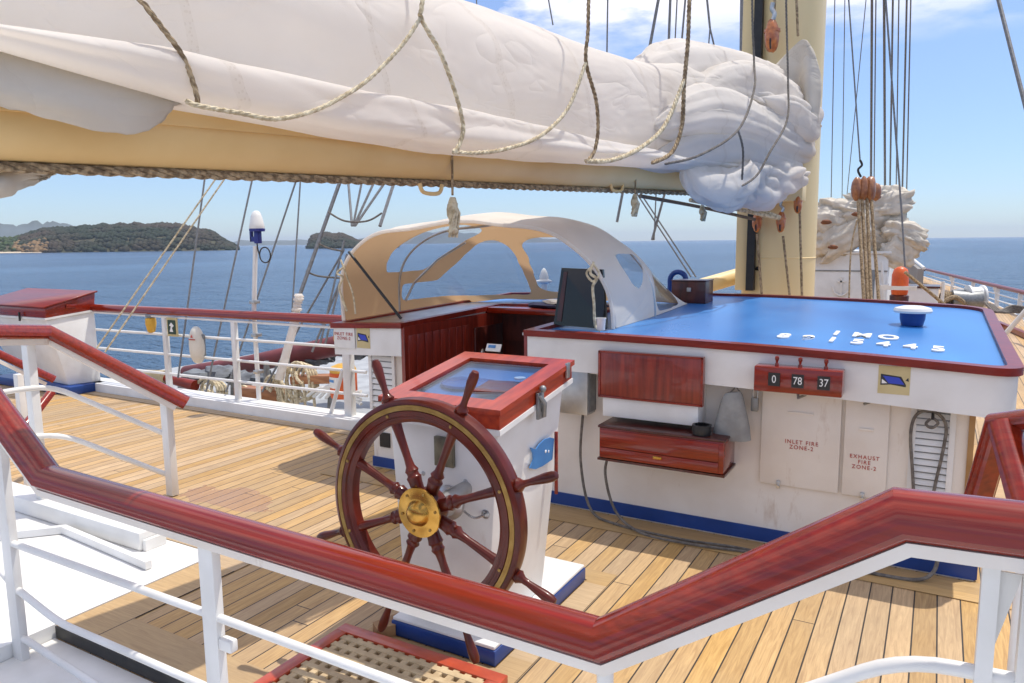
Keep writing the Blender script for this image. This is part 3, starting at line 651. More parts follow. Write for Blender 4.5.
# overhanging fascia
def roof_outline(x0, x1, y0, y1, r=.14):
    pts = []
    for cx, cy, a in ((x1-r, y0+r, -PI/2), (x1-r*2, y1-r*2, 0)):
        rr = r if a < 0 else r*2
        for k in range(7): pts.append((cx+rr*math.cos(a+PI/2*k/6), cy+rr*math.sin(a+PI/2*k/6)))
    return pts
RO = [(-2.60, 4.75)] + [(-2.0,4.75),(-1.4,4.75),(-.8,4.75),(-.3,4.75)] + roof_outline(-2.6, .42, 4.75, 8.05) + [(-.5,8.05),(-1.4,8.05),(-2.4,8.05),(-3.2,8.05),(-4.65,8.05),(-4.65,4.90),(-3.90,4.90),(-3.90,6.55),(-2.60,6.55)]
def ring_wall(m, pts, f0, f1, off0, off1):
    """closed wall of thickness from outline offset off0 (outer) to off1 (inner)"""
    n = len(pts)
    def offs(d):
        out = []
        for i in range(n):
            p0 = Vector(pts[i-1]); p = Vector(pts[i]); p1 = Vector(pts[(i+1)%n])
            e0 = (p-p0).normalized(); e1 = (p1-p).normalized(); n0 = Vector((e0.y, -e0.x)); n1 = Vector((e1.y, -e1.x))
            nn = (n0+n1); nn.normalize(); k = 1/max(.4, nn.dot(n1)); out.append(p+nn*d*k)
        return out
    A = offs(off0); B = offs(off1)
    va = [m.b.verts.new((p.x, p.y, f0(p.x, p.y))) for p in A]; vb = [m.b.verts.new((p.x, p.y, f1(p.x, p.y))) for p in A]
    vc = [m.b.verts.new((p.x, p.y, f1(p.x, p.y))) for p in B]; vd = [m.b.verts.new((p.x, p.y, f0(p.x, p.y))) for p in B]
    for i in range(n):
        j = (i+1)%n
        for q in ((va[i],va[j],vb[j],vb[i]), (vb[i],vb[j],vc[j],vc[i]), (vc[i],vc[j],vd[j],vd[i]), (vd[i],vd[j],va[j],va[i])): m.b.faces.new(q)
m = MB(); ring_wall(m, RO, lambda x,y: zr(x,y)-.27, lambda x,y: zr(x,y)-.03, 0, -.05); m.build('fascia', WHITE, wh, weld=True, sharp=30)
m = MB(); ring_wall(m, RO, lambda x,y: zr(x,y)-.03, lambda x,y: zr(x,y)+.015, .022, -.055); tr_o = m.build('edge_trim', REDTR, wh, weld=True, sharp=50)
m = MB()   # soffit
m.box(-2.58, .37, 4.80, 8.0, 1.06, 1.065); m.build('soffit', WARM, wh)
# roof skin: cambered grid clipped to the outline
roof_m, t, b = principled('blue_roof_paint', (.03, .17, .47), .30)
tcn = N(t, 'ShaderNodeTexCoord'); n = N(t, 'ShaderNodeTexNoise'); n.inputs['Scale'].default_value = 1.3; n.inputs['Detail'].default_value = 8
mpn = N(t, 'ShaderNodeMapping'); mpn.inputs['Scale'].default_value = (1, .5, 1); t.links.new(tcn.outputs['Object'], mpn.inputs[0]); t.links.new(mpn.outputs[0], n.inputs['Vector'])
r = N(t, 'ShaderNodeValToRGB'); r.color_ramp.elements[0].position = .3; r.color_ramp.elements[1].position = .7
r.color_ramp.elements[0].color = (.030, .16, .46, 1); r.color_ramp.elements[1].color = (.06, .25, .60, 1)
t.links.new(n.outputs['Fac'], r.inputs[0]); t.links.new(r.outputs[0], b.inputs['Base Color'])
mr = N(t, 'ShaderNodeMapRange'); mr.inputs['To Min'].default_value = .22; mr.inputs['To Max'].default_value = .42; t.links.new(n.outputs['Fac'], mr.inputs['Value']); t.links.new(mr.outputs[0], b.inputs['Roughness'])
def inside(p, poly):
    c = False; n = len(poly)
    for i in range(n):
        x0, y0 = poly[i]; x1, y1 = poly[i-1]
        if (y0 > p[1]) != (y1 > p[1]) and p[0] < (x1-x0)*(p[1]-y0)/(y1-y0)+x0: c = not c
    return c
def skin(poly, zf, name, mt, parent, nx=24):
    b2 = bmesh.new(); vs = [b2.verts.new((p[0], p[1], 0)) for p in poly]; b2.faces.new(vs)
    xs = [-4.6+i*.25 for i in range(22)]
    for x in xs: bmesh.ops.bisect_plane(b2, geom=b2.verts[:]+b2.edges[:]+b2.faces[:], plane_co=(x,0,0), plane_no=(1,0,0))
    bmesh.ops.triangulate(b2, faces=b2.faces[:])
    for v in b2.verts: v.co.z = zf(v.co.x, v.co.y)
    m = MB(); m.merge(b2); return m.build(name, mt, parent, weld=True, sharp=60)
RO2 = [(x*1.0, y) for x, y in RO]
skin([(p[0]*1.0-(.03 if p[0] > 0 else 0), p[1]+(.03 if p[1] < 4.8 else 0)-(.03 if p[1] > 8 else 0)) for p in RO], lambda x, y: zr(x, y)-.012, 'roof', roof_m, wh)
# raised cockpit lip on top of the trim at starboard
# doors on aft wall
def door(x0, x1, z0, z1, label, lines, tx, tz):
    m = MB(); m.box(x0, x1, YW-.028, YW-.002, z0, z1, bev=.006); dr = m.build('door', WARM, wh)
    m = MB(); m.box((x0+x1)/2-.065*(x1-x0)/.4, (x0+x1)/2+.065*(x1-x0)/.4, YW-.037, YW-.029, tz+.20, tz+.215, bev=.002); m.build('handle', WARM, dr)
    text(lines, .036 if x1-x0 > .3 else .034, REDINK, dr, (tx, YW-.030, tz), RX90, sx=.95, spacing=1.25)
    for xx in (x0+.12,):
        m = MB(); m.box(xx-.012, xx+.012, YW-.04, YW-.029, z0-.02, z0+.03, bev=.002); m.lathe([(0,0),(.011,0),(.011,.018),(0,.018)], (xx, YW-.04, z0-.005), (0,-1,0), 10); m.build('latch', STEEL, dr)
    m = MB(); m.tube([((x0+x1)/2-.02, YW-.035, z1-.03), ((x0+x1)/2+.03, YW-.06, z1+.0)], .009, 6); m.build('catch', GALV, dr)
door(-.94, -.465, .42, 1.035, '', 'INLET FIRE\nZONE-2', -.69, .70)
door(-.445, -.20, .42, 1.035, '', 'EXHAUST\nFIRE\nZONE-2', -.325, .64)
# louvered vents
def louver(x0, x1, y, z0, z1, n, depth=.03):
    m = MB(); m.box(x0, x1, y-.004, y-.001, z0, z1); f = m.build('vent', DARKW if False else GALV, wh)
    m = MB()
    for i in range(n):
        z = z0+(z1-z0)*(i+.5)/n; h = (z1-z0)/n
        m.hexa([(x0,y-.022,z-h*.42),(x1,y-.022,z-h*.42),(x1,y-.017,z-h*.42),(x0,y-.017,z-h*.42)], [(x0,y-.008,z+h*.30),(x1,y-.008,z+h*.30),(x1,y-.004,z+h*.30),(x0,y-.004,z+h*.30)])
    m.box(x0-.03, x0, y-.025, y-.001, z0-.02, z1+.02); m.box(x1, x1+.03, y-.025, y-.001, z0-.02, z1+.02)
    m.build('slats', WHITE, f); return f
louver(-.06, .11, YW, .34, 1.03, 17); louver(-4.30, -4.07, 5.0, .56, 1.03, 9)
m = MB(); m.box(.205, .235, YW-.02, YW-.001, .1, 1.05); m.build('corner_strip', mat('varnish_strip', (.42,.24,.09), (.34,.18,.06), .5, scale=5), wh)
m = MB(); m.box(-4.24, -4.13, 4.985, 4.999, .20, .33); m.build('vent_grille', BLACK, wh)
# cockpit interior
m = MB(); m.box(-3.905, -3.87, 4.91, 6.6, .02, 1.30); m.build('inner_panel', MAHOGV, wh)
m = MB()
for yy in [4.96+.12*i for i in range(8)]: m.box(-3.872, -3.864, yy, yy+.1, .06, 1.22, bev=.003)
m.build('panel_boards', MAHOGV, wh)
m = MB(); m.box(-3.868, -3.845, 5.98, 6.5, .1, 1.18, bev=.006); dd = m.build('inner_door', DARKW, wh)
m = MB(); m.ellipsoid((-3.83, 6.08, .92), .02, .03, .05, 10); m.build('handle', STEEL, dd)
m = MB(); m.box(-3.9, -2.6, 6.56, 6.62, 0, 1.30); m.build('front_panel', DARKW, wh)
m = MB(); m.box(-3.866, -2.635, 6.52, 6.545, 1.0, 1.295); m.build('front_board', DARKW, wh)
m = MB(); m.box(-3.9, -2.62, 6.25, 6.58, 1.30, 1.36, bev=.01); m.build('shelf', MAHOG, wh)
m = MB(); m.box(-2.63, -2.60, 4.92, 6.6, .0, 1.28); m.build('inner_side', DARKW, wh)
m = MB(); m.box(-2.78, -2.69, 5.02, 5.07, .5, 1.28, bev=.005); m.build('door_leaf', MAHOGV, wh)
m = MB(); m.box(-2.78, -2.66, 5.0, 5.09, 1.28, 1.30); m.build('latch_plate', STEEL, wh)
m = MB(); m.box(-3.4, -2.95, 6.2, 6.5, .75, 1.05, bev=.01); m.build('instrument_case', BLACK, wh)
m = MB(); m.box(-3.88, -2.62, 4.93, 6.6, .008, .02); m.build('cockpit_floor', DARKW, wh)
# open top deck strip inside the hood, aluminium
m = MB(); m.hexa([(-4.62,4.96,zr(-4.6)-.005),(-3.93,4.96,zr(-3.9)-.005),(-3.93,6.9,zr(-3.9)+.03),(-4.62,6.9,zr(-4.6)+.03)], [(-4.62,4.96,zr(-4.6)+.004),(-3.93,4.96,zr(-3.9)+.004),(-3.93,6.9,zr(-3.9)+.04),(-4.62,6.9,zr(-4.6)+.04)])
m.build('metal_top', STEEL, wh)
# IMO number on the roof
def roof_text(s, x, y, size, name='roof_lettering'):
    o = text(s, size, INKW, wh, (x, y, zr(x, y)-.006), Matrix.Rotation(.022, 3, 'X') @ Matrix.Rotation(.02*(x+2.2), 3, 'Y'), name, ext=.0045, sx=.60, bold=.008)
    return o
for i, ch in enumerate('IMO'): roof_text(ch, -.60+.165*i, 5.66, .27)
for i, ch in enumerate('8915445'): roof_text(ch, -.90+.155*i, 5.34, .27)
# hatch board, box, blue ring, vents on roof
hb = thing('hatch_board', (-2.33, 5.12, zr(-2.3)), 'black smoked hatch board standing open under the starboard end of the hood', 'hatch board')
m = MB(); B0 = [(-2.56, 5.10, 1.36), (-2.10, 5.06, 1.355), (-2.17, 5.14, 1.79), (-2.51, 5.14, 1.80)]
m.slab(B0, (0, .03, 0)); m.build('panel', BLACKG, hb)
m = MB(); m.slab([(-2.53,5.096,1.39),(-2.49,5.096,1.39),(-2.455,5.134,1.77),(-2.485,5.134,1.77)], (0,-.006,0)); m.build('frame', DARKW, hb)
bx = thing('roof_locker', (-2.1, 7.25, zr(-2.1, 7.2)), 'small dark wooden locker on the blue roof beside the hood', 'locker')
m = MB(); m.box(-2.28, -1.94, 7.14, 7.42, 1.385, 1.60, bev=.008); m.build('body', DARKW, bx)
m = MB(); m.box(-2.285, -1.935, 7.135, 7.425, 1.601, 1.612, bev=.004); m.build('lid', DARKW, bx)
m = MB(); m.box(-2.12, -2.08, 7.12, 7.139, 1.50, 1.54, bev=.003); m.build('latch', STEEL, bx)
m = MB(); c = P(678, 280, y=7.7)
pts = [c+Vector((math.cos(a)*.085, 0, math.sin(a)*.085)) for a in [PI*k/14*1.0 for k in range(15)]]
rg = m.tube([pts[0]+Vector((0,0,-.2))]+pts+[pts[-1]+Vector((0,0,-.2))], .028, 10).build('blue_hoop', BLUE); tag(rg, 'blue arched hose ring behind the dark roof locker', 'hoop')
vt = thing('roof_vent', (-.17, 6.6, zr(-.17, 6.6)), 'blue roof vent with wide white cap on the blue roof', 'vent')
vc = P(912, 325, z=zr(-.1, 6.2)); vc = Vector((vc.x, vc.y, zr(vc.x, vc.y)-.01))
vt.location = vc
m = MB(); m.lathe([(.075, 0), (.088, .05), (.09, .10)], vc, n=28); m.lathe([(0,.0),(.075,.0)], vc, n=28); m.build('body', BLUE, vt)
m = MB(); m.lathe([(0, .098), (.13, .10), (.135, .115), (.125, .135), (.07, .15), (0, .155)], vc, n=32); m.build('cap', OFFW, vt)
cp = P(601, 330, z=1.37)
cu_ = thing('paper_cup', cp, 'small white cup standing at the hood foot on the roof edge', 'cup')
m = MB(); m.lathe([(0,0),(.028,0),(.034,.085),(.031,.085),(.026,.01),(0,.01)], cp, n=20); m.build('body', OFFW, cu_)
m = MB(); m.lathe([(.0335,.079),(.037,.08),(.037,.088),(.0335,.088)], cp, n=20); m.build('rim', OFFW, cu_)

# things on the aft wall
pn = thing('shutter_case', (-1.65, 4.62, .78), 'red varnished panel box with white lower half hung on the aft wall', 'panel box')
m = MB(); m.box(-2.0, -1.29, 4.70, 4.73, .93, 1.245, bev=.004); pl = m.build('panel', MAHOGV, pn)
m = MB(); m.box(-2.01, -1.28, 4.695, 4.735, 1.235, 1.25); m.box(-2.01, -1.28, 4.695, 4.735, .922, .936); m.box(-2.012, -1.996, 4.695, 4.735, .93, 1.245); m.box(-1.294, -1.278, 4.695, 4.735, .93, 1.245); m.build('frame', MAHOG, pl)
m = MB(); m.box(-1.985, -1.31, 4.715, 4.90, .785, .925, bev=.006); m.box(-1.985, -1.31, 4.731, 4.90, .925, 1.06); m.build('case', WHITE, pn)
dr = thing('drawer_box', (-1.53, 4.7, .45), 'long varnished wooden drawer box low on the white aft wall', 'drawer box')
m = MB(); m.box(-1.96, -1.11, 4.60, 4.898, .52, .73, bev=.006); m.build('body', MAHOG, dr)
m = MB(); m.box(-1.97, -1.10, 4.595, 4.898, .731, .748, bev=.004); m.build('lid', DARKW, dr)
m = MB(); m.box(-1.95, -1.14, 4.590, 4.599, .60, .72, bev=.003); m.box(-1.95, -1.14, 4.590, 4.599, .525, .594, bev=.003); m.build('drawer_front', MAHOG, dr)
m = MB(); m.box(-1.97, -1.10, 4.592, 4.898, .503, .518); m.build('base_strip', DARKW, dr)
m = MB(); m.box(-1.57, -1.51, 4.583, 4.589, .565, .585, bev=.003); m.build('latch', BRASS, dr)
cpb = thing('black_bowl', (-1.27, 4.66, .748), 'small round black rubber pot on the drawer box', 'pot')
m = MB(); m.lathe([(0,0),(.055,0),(.062,.03),(.058,.055),(.048,.055),(.05,.02),(0,.018)], (-1.27,4.665,.749), n=24); m.build('body', BLACK, cpb)
m = MB(); m.lathe([(.046,.055),(.062,.055),(.062,.066),(.046,.066)], (-1.27,4.665,.749), n=24); m.build('rim', BLACK, cpb)
# canvas bag, tapered
bg_ = thing('canvas_pouch', (-1.1, 4.74, .7), 'grey tapered canvas pouch hanging on the aft wall', 'pouch')
m = MB()
rows = [(.0, .125, .05), (.08, .115, .06), (.2, .088, .05), (.29, .065, .035), (.315, .05, .02)]
rg_ = []
for h, w, d in rows:
    rg_.append([m.b.verts.new((-1.105+w*math.copysign(abs(math.cos(a))**.5, math.cos(a)), 4.80-.03+d*math.sin(a)*.9, .71+h+.012*math.cos(a))) for a in [2*PI*k/20 for k in range(20)]])
for i in range(len(rg_)-1):
    for k in range(20): m.b.faces.new((rg_[i][k], rg_[i][(k+1)%20], rg_[i+1][(k+1)%20], rg_[i+1][k]))
m.b.faces.new(rg_[0][::-1]); m.b.faces.new(rg_[-1]); m.build('cloth', BAGM, bg_, sharp=60)
m = MB(); m.tube([(-1.12, 4.77, 1.02), (-1.09, 4.79, 1.06), (-1.05, 4.77, 1.02)], .006, 6); m.build('cord', ROPED, bg_)
pd = thing('padlock_fitting', (-.97, 4.8, .95), 'small metal padlock hanging right of the grey pouch', 'padlock')
m = MB(); m.box(-1.0, -.955, 4.82, 4.85, .90, .99, bev=.006); m.build('body', GALV, pd)
m = MB(); m.tube(bez([(-.992, 4.835, .985), (-.99, 4.835, 1.04), (-.977, 4.835, 1.058), (-.964, 4.835, 1.04), (-.962, 4.835, .985)], 4), .006, 8); m.build('shackle', STEEL, pd)
sb = thing('steel_box', (-2.22, 4.85, .72), 'stainless steel box on the wall behind the binnacle', 'box')
m = MB(); m.box(-2.45, -2.12, 4.76, 4.898, .76, 1.075, bev=.005); m.build('body', STEEL, sb)
m = MB(); m.box(-2.118, -2.112, 4.77, 4.895, .78, 1.06); m.build('side_plate', GALV, sb)
# course counter box
ct = thing('course_indicator', (-.69, 4.65, 1.07), 'red varnished course indicator box with three number windows', 'indicator box')
m = MB(); m.box(-.945, -.445, 4.62, 4.748, 1.078, 1.232, bev=.006); m.build('body', MAHOG, ct)
for x, s in ((-.825, '0'), (-.69, '78'), (-.545, '37')):
    m = MB(); m.box(x-.034, x+.034, 4.613, 4.619, 1.118, 1.198); w_ = m.build('number_window', BLACK, ct)
    text(s, .066, INKW, w_, (x, 4.6115, 1.158), RX90, 'digits', sx=.8, ext=.0008)
    m = MB(); m.lathe([(.0,0),(.012,0),(.012,.012),(.007,.018),(.008,.03),(.013,.04),(.012,.055),(0,.06)], (x+.0, 4.69, 1.232), n=14); m.build('knob', MAHOG, ct)
m = MB(); m.tube([(-.70, 4.70, 1.077), (-.69, 4.68, 1.04)], .008, 6); m.build('catch', GALV, ct)
def sticker(cx, y, cz, w, h, lbl):
    s_ = thing('damper_sticker', (cx, y, cz), lbl, 'sticker')
    m = MB(); m.box(cx-w/2, cx+w/2, y-.003, y-.0005, cz-h/2, cz+h/2); m.build('plate', STICK, s_)
    def q(pts, mt, d, nm):
        m = MB(); m.slab([(cx+a*w, y-.004-d, cz+c*h) for a, c in pts], (0, .0008, 0)); m.build(nm, mt, s_)
    q([(-.42,-.20),(-.42,.20),(.22,.14),(.38,-.14),(.38,-.22),(-.1,-.16)], INKB, 0, 'symbol_outline')
    q([(-.38,-.14),(-.38,.02),(-.2,-.12)], INKW, .001, 'symbol_flap')
    q([(-.36,.14),(.16,.10),(.33,-.13),(-.16,-.12)], INKBL, .002, 'symbol_door')
    q([(.36,.02),(.44,.12),(.46,-.02)], INKB, .001, 'symbol_arrow')
    return s_
sticker(-.185, 4.75, 1.185, .165, .165, 'square yellowed sticker with blue damper symbol right of the course indicator')
# port sign
ps = thing('fire_zone_sign', (-4.45, 4.89, 1.2), 'white notice with red lettering at the port corner of the wheelhouse', 'sign')
m = MB(); m.box(-4.64, -4.40, 4.886, 4.894, 1.085, 1.285); m.build('plate', OFFW, ps)
text('INLET FIRE\nZONE-2', .040, REDINK, ps, (-4.525, 4.8845, 1.19), RX90, spacing=1.15)
sticker(-4.31, 4.90, 1.19, .15, .19, 'narrow yellowed sticker with blue damper symbol beside the port notice')
# hanging rope loop over vent
rl = thing('rope_loop', (.0, 4.86, .4), 'grey rope loop hanging from a hook over the starboard vent', 'rope')
m = MB(); m.tube(bez([(-.035, 4.84, .35), (-.06, 4.85, .60), (-.085, 4.85, .86), (-.055, 4.85, .98), (.03, 4.84, 1.0), (.09, 4.85, .93), (.085, 4.85, .78), (.055, 4.85, .55), (.04, 4.84, .35)], 6), .009, 8); m.tube(bez([(.01, 4.83, .96), (-.01, 4.82, .93), (.02, 4.82, .91), (.05, 4.83, .94), (.02, 4.83, .97)], 5), .008, 6); m.build('loop', ROPED, rl)
m = MB(); m.box(.012, .032, 4.84, 4.87, .99, 1.07, bev=.004); m.tube([(.022, 4.84, 1.0), (.022, 4.82, .96)], .008, 6); m.build('hook', BLACK, rl)
# cables lying on deck
m = MB(); m.tube(bez([(-2.2, 4.86, .75), (-2.2, 4.82, .4), (-2.1, 4.78, .06), (-1.85, 4.70, .016), (-1.4, 4.66, .016), (-1.0, 4.70, .016), (-.5, 4.66, .016)], 8), .010, 6)
tag(m.build('wall_cable', ROPED), 'grey cable dropping from the steel box and running along the wall foot', 'cable')
m = MB(); m.tube(bez([(-1.96, 4.80, .52), (-1.98, 4.76, .35), (-1.88, 4.72, .1), (-1.65, 4.63, .018), (-1.3, 4.61, .018), (-.9, 4.67, .018), (-.4, 4.72, .018)], 8), .010, 6)
tag(m.build('drawer_cable', ROPED), 'grey cable hanging from the left end of the drawer box to the deck', 'cable')
m = MB(); m.tube(bez([(.10, 4.86, .2), (.08, 4.80, .06), (-.02, 4.72, .018), (-.3, 4.70, .018)], 8), .011, 8)
tag(m.build('vent_hose', ROPED), 'short grey hose end by the blue stripe below the starboard vent', 'hose')

# ------------------------------------------------------------------ canvas hood
hd = thing('canvas_hood', (-3.4, 5.9, 1.33), 'cream canvas spray hood with clear windows over the wheelhouse cockpit', 'spray hood')
CX, HW = -3.43, 1.34
def hood_h(y):
    ks = [(4.98, .82), (5.2, .87), (5.55, .90), (5.85, .87), (6.08, .79), (6.3, .62), (6.65, .36), (7.1, .01)]
    for (a, ha), (c, hc) in zip(ks, ks[1:]):
        if a <= y <= c: return ha+(hc-ha)*(y-a)/(c-a)
    return ks[-1][1]
def hood_pt(u, v):
    """u 0..1 starboard foot to port foot, v 0..1 aft to forward"""
    ph = PI*u; y = 5.0+2.08*v
    e = .60 if u > .5 else .60+.14*min(1, (.5-u)*4)
    c = math.cos(ph); s_ = math.sin(ph)
    w = HW*(1+.02*math.sin(v*PI))
    x = CX + w*math.copysign(abs(c)**e, c)
    h = hood_h(y)
    side = abs(x-CX)/HW
    base = zr(x, y)-.005
    # aft lip leans: feet start further forward on the starboard side
    yy = y + .16*(1-s_)*(1-v)
    z = base + h*(s_**e) + .012*math.sin(x*7)*s_ - (.05*side*side*s_)
    z += .014*noise.noise(Vector((x*2.2, y*2.2, 3)))*s_
    return Vector((x, yy, z))
def rrect(p, x0, x1, y0, y1, r):
    dx = max(x0+r-p[0], 0, p[0]-(x1-r)); dy = max(y0+r-p[1], 0, p[1]-(y1-r)); return dx*dx+dy*dy < r*r
WA = [(-4.90,1.41),(-4.90,1.56),(-4.68,1.60),(-4.5,1.71),(-4.2,1.88),(-3.98,1.98),(-3.85,2.02),(-3.72,2.02),(-3.64,1.94),(-3.74,1.50),(-3.80,1.41)]
WB = [(-3.50,1.98),(-3.44,2.04),(-2.98,2.04),(-2.87,1.96),(-2.9,1.55),(-2.98,1.47),(-3.58,1.47),(-3.64,1.53)]
WF = [(-4.95,1.80),(-4.82,1.70),(-4.68,1.72),(-4.44,1.86),(-4.135,2.0),(-3.86,2.085),(-3.78,2.13),(-3.9,2.17),(-4.95,2.17)]
def is_win(p):
    x, y, z = p; side = (x-CX)/HW
    if y > 5.98 and z > zr(x, y)+.07 and z < 2.13:
        if inside((x, z), WA) and y > 6.06: return 'a'
        if inside((x, z), WB): return 'b'
        if rrect((x, z), -2.72, -2.34, 1.50, 1.90, .09): return 'c'
    if x < -3.7 and y > 5.74+.7*max(0, z-1.93)+.5*max(0, 1.80-z) and inside((x, z), WF): return 'f'
    if side > .90:
        if inside((y, z), [(5.53,2.02),(6.0,1.99),(5.96,1.80),(5.80,1.66),(5.70,1.61),(5.58,1.66),(5.50,1.80)]): return 'd'
        if inside((y, z), [(6.22,1.80),(6.42,1.70),(6.72,1.42),(6.66,1.40),(6.12,1.405),(6.05,1.50),(6.10,1.68)]): return 'e'
    return None
NU, NV = 260, 130
mc = MB(); mw = {}
us = [i/NU for i in range(NU+1)]
pts = [[hood_pt(us[i], j/NV) for j in range(NV+1)] for i in range(NU+1)]
vc_ = [[None]*(NV+1) for _ in range(NU+1)]
def V_(tb, mm_, i, j):
    k = (i, j)
    if k not in tb: tb[k] = mm_.b.verts.new(pts[i][j])
    return tb[k]
tabc = {}; tabw = {}
for i in range(NU):
    for j in range(NV):
        c = (pts[i][j]+pts[i+1][j+1])/2; w_ = is_win(c)
        if w_ is None: mc.b.faces.new([V_(tabc, mc, *q) for q in ((i,j),(i,j+1),(i+1,j+1),(i+1,j))])
        else:
            if w_ not in mw: mw[w_] = MB(); tabw[w_] = {}
            mw[w_].b.faces.new([V_(tabw[w_], mw[w_], *q) for q in ((i,j),(i,j+1),(i+1,j+1),(i+1,j))])
# smooth the window edges
for it in range(14):
    new = {}
    for v in mc.b.verts:
        if v.is_boundary:
            nb = [e.other_vert(v) for e in v.link_edges if e.is_boundary]
            if len(nb) == 2: new[v] = v.co*.4+(nb[0].co+nb[1].co)*.3
    for v, c in new.items(): v.co = c
hc_ = mc.build('canvas', HOOD, hd, sharp=180)
# outward normals so the lining is inside
me = hc_.data
bmx = bmesh.new(); bmx.from_mesh(me)
cc = Vector((CX, 5.9, 1.5)); s_ = sum((f.normal.dot(f.calc_center_median()-cc)) for f in bmx.faces)
if s_ < 0: bmesh.ops.reverse_faces(bmx, faces=bmx.faces)
bmx.to_mesh(me); bmx.free()
for k, mm_ in mw.items(): mm_.build('window_pane', VINYL, hd, sharp=180)
# welt along aft lip and hoops
m = MB(); m.tube([hood_pt(i/60, 0) for i in range(61)], .016, 8); m.build('edge_welt', SAIL, hd)
m = MB(); m.tube([hood_pt(i/60, .45)*1 - Vector((0,0,.02)) for i in range(61)], .013, 8); m.build('hoop', STEEL, hd)
m = MB(); m.tube([(-4.52, 4.99, 1.93), (-3.97, 5.0, 1.36)], .013, 8); m.build('strut', BLACK, hd)
m = MB(); m.tube([(-4.66, 5.95, 1.42), (-4.62, 6.05, 1.60), (-4.30, 6.03, 1.84), (-3.95, 5.99, 2.0)], .012, 8); m.build('strut', STEEL, hd)
m = MB(); m.tube(bez([(-4.63, 5.0, 1.86), (-4.56, 5.0, 1.7), (-4.50, 5.0, 1.55), (-4.48, 5.0, 1.38)], 5), .008, 6); m.tube(bez([(-4.60, 5.02, 1.80), (-4.68, 5.0, 1.74), (-4.60, 4.99, 1.70), (-4.66, 5.0, 1.60), (-4.58, 5.0, 1.40)], 5), .010, 6); m.build('lashing', ROPEW, hd)
m = MB(); kx = P(594, 262, y=5.0)
m.tube(bez([kx, kx+Vector((-.02,-.02,-.08)), kx+Vector((.03,-.02,-.12)), kx+Vector((0,-.02,-.18)), kx+Vector((.01,-.02,-.3)), kx+Vector((.02,-.02,-.46)), kx+Vector((.06,-.02,-.50))], 5), .011, 8)
m.tube(bez([kx+Vector((0,0,-.02)), kx+Vector((-.05,-.02,-.08)), kx+Vector((0,-.02,-.14)), kx+Vector((.05,-.02,-.09)), kx+Vector((0,0,-.02))], 5), .009, 6); m.build('tie_rope', ROPEW, hd)
# lamp dome seen through the hood window
ld = thing('domed_lamp', P(544, 290, y=7.6), 'white mushroom shaped lamp seen through the hood window', 'lamp')
q = ld.location.copy(); m = MB(); m.lathe([(.0,-.12),(.035,-.1),(.035,.04),(.09,.06),(.095,.075),(.05,.095)], q+Vector((0,0,.03)), n=20); m.build('base', OFFW, ld)
m = MB(); m.lathe([(.05,.095),(.055,.12),(.04,.17),(.02,.21),(0,.225)], q+Vector((0,0,.03)), n=20); m.build('dome', OFFW, ld)
cs = thing('folded_canvas', (-3.1, 6.4, 1.36), 'dark blue folded canvas on the shelf inside the hood', 'canvas')
m = MB(); m.ellipsoid((-3.05, 6.42, 1.385), .42, .13, .04, 18, .4, 2); m.build('cloth', mat('navy_canvas', (.015,.016,.05), (.03,.03,.08), .8, scale=8), cs)
m = MB(); m.ellipsoid((-3.15, 6.38, 1.42), .15, .07, .03, 14, .5, 3); m.build('white_fold', SAIL, cs)
pa = thing('paper_sheet', (-3.3, 5.3, 1.05), 'small pale paper card inside the dark cockpit', 'card')
c = P(494, 348, y=5.2); m = MB(); m.box(c.x-.07, c.x+.07, 5.19, 5.2, c.z-.03, c.z+.035, rot=Matrix.Rotation(-.5, 3, 'X')); pa.location = c; m.build('sheet', OFFW, pa)
m = MB(); m.box(c.x-.05, c.x+.02, 5.185, 5.188, c.z-.005, c.z+.02, rot=Matrix.Rotation(-.5, 3, 'X'), piv=c); m.build('print', FISHB, pa)

# ------------------------------------------------------------------ mast, boom, sail
MX, MY = -1.69, 9.45
ms = thing('mast', (MX, MY, 0), 'thick cream painted mast rising behind the blue roof', 'mast')
m = MB(); m.lathe([(.43, 0), (.42, 1.5), (.415, 3), (.42, 14)], (MX, MY, 0), n=48); m.build('mast_tube', MASTP, ms)
for z in (1.78, 3.3):
    m = MB(); m.lathe([(.419, z-.008), (.425, z), (.419, z+.008)], (MX, MY, 0), n=48); m.build('weld_band', MASTP, ms)
e_ = (P(768, 200, y=8.95)); 
m = MB(); m.box(MX-.28, MX-.19, MY-.46, MY-.34, 1.4, 12); tk = m.build('sail_track', BLACK, ms)
m = MB(); m.box(MX-.42, MX-.28, MY-.40, MY-.22, 1.4, 12, bev=.01); m.build('track_side', MASTP, ms)
m = MB(); m.box(MX-.02, MX+.34, MY-.62, MY-.36, 2.42, 2.68, bev=.01); m.box(MX-.30, MX+.0, MY-.60, MY-.36, 2.36, 2.44, bev=.01); m.build('gooseneck', MASTP, ms)

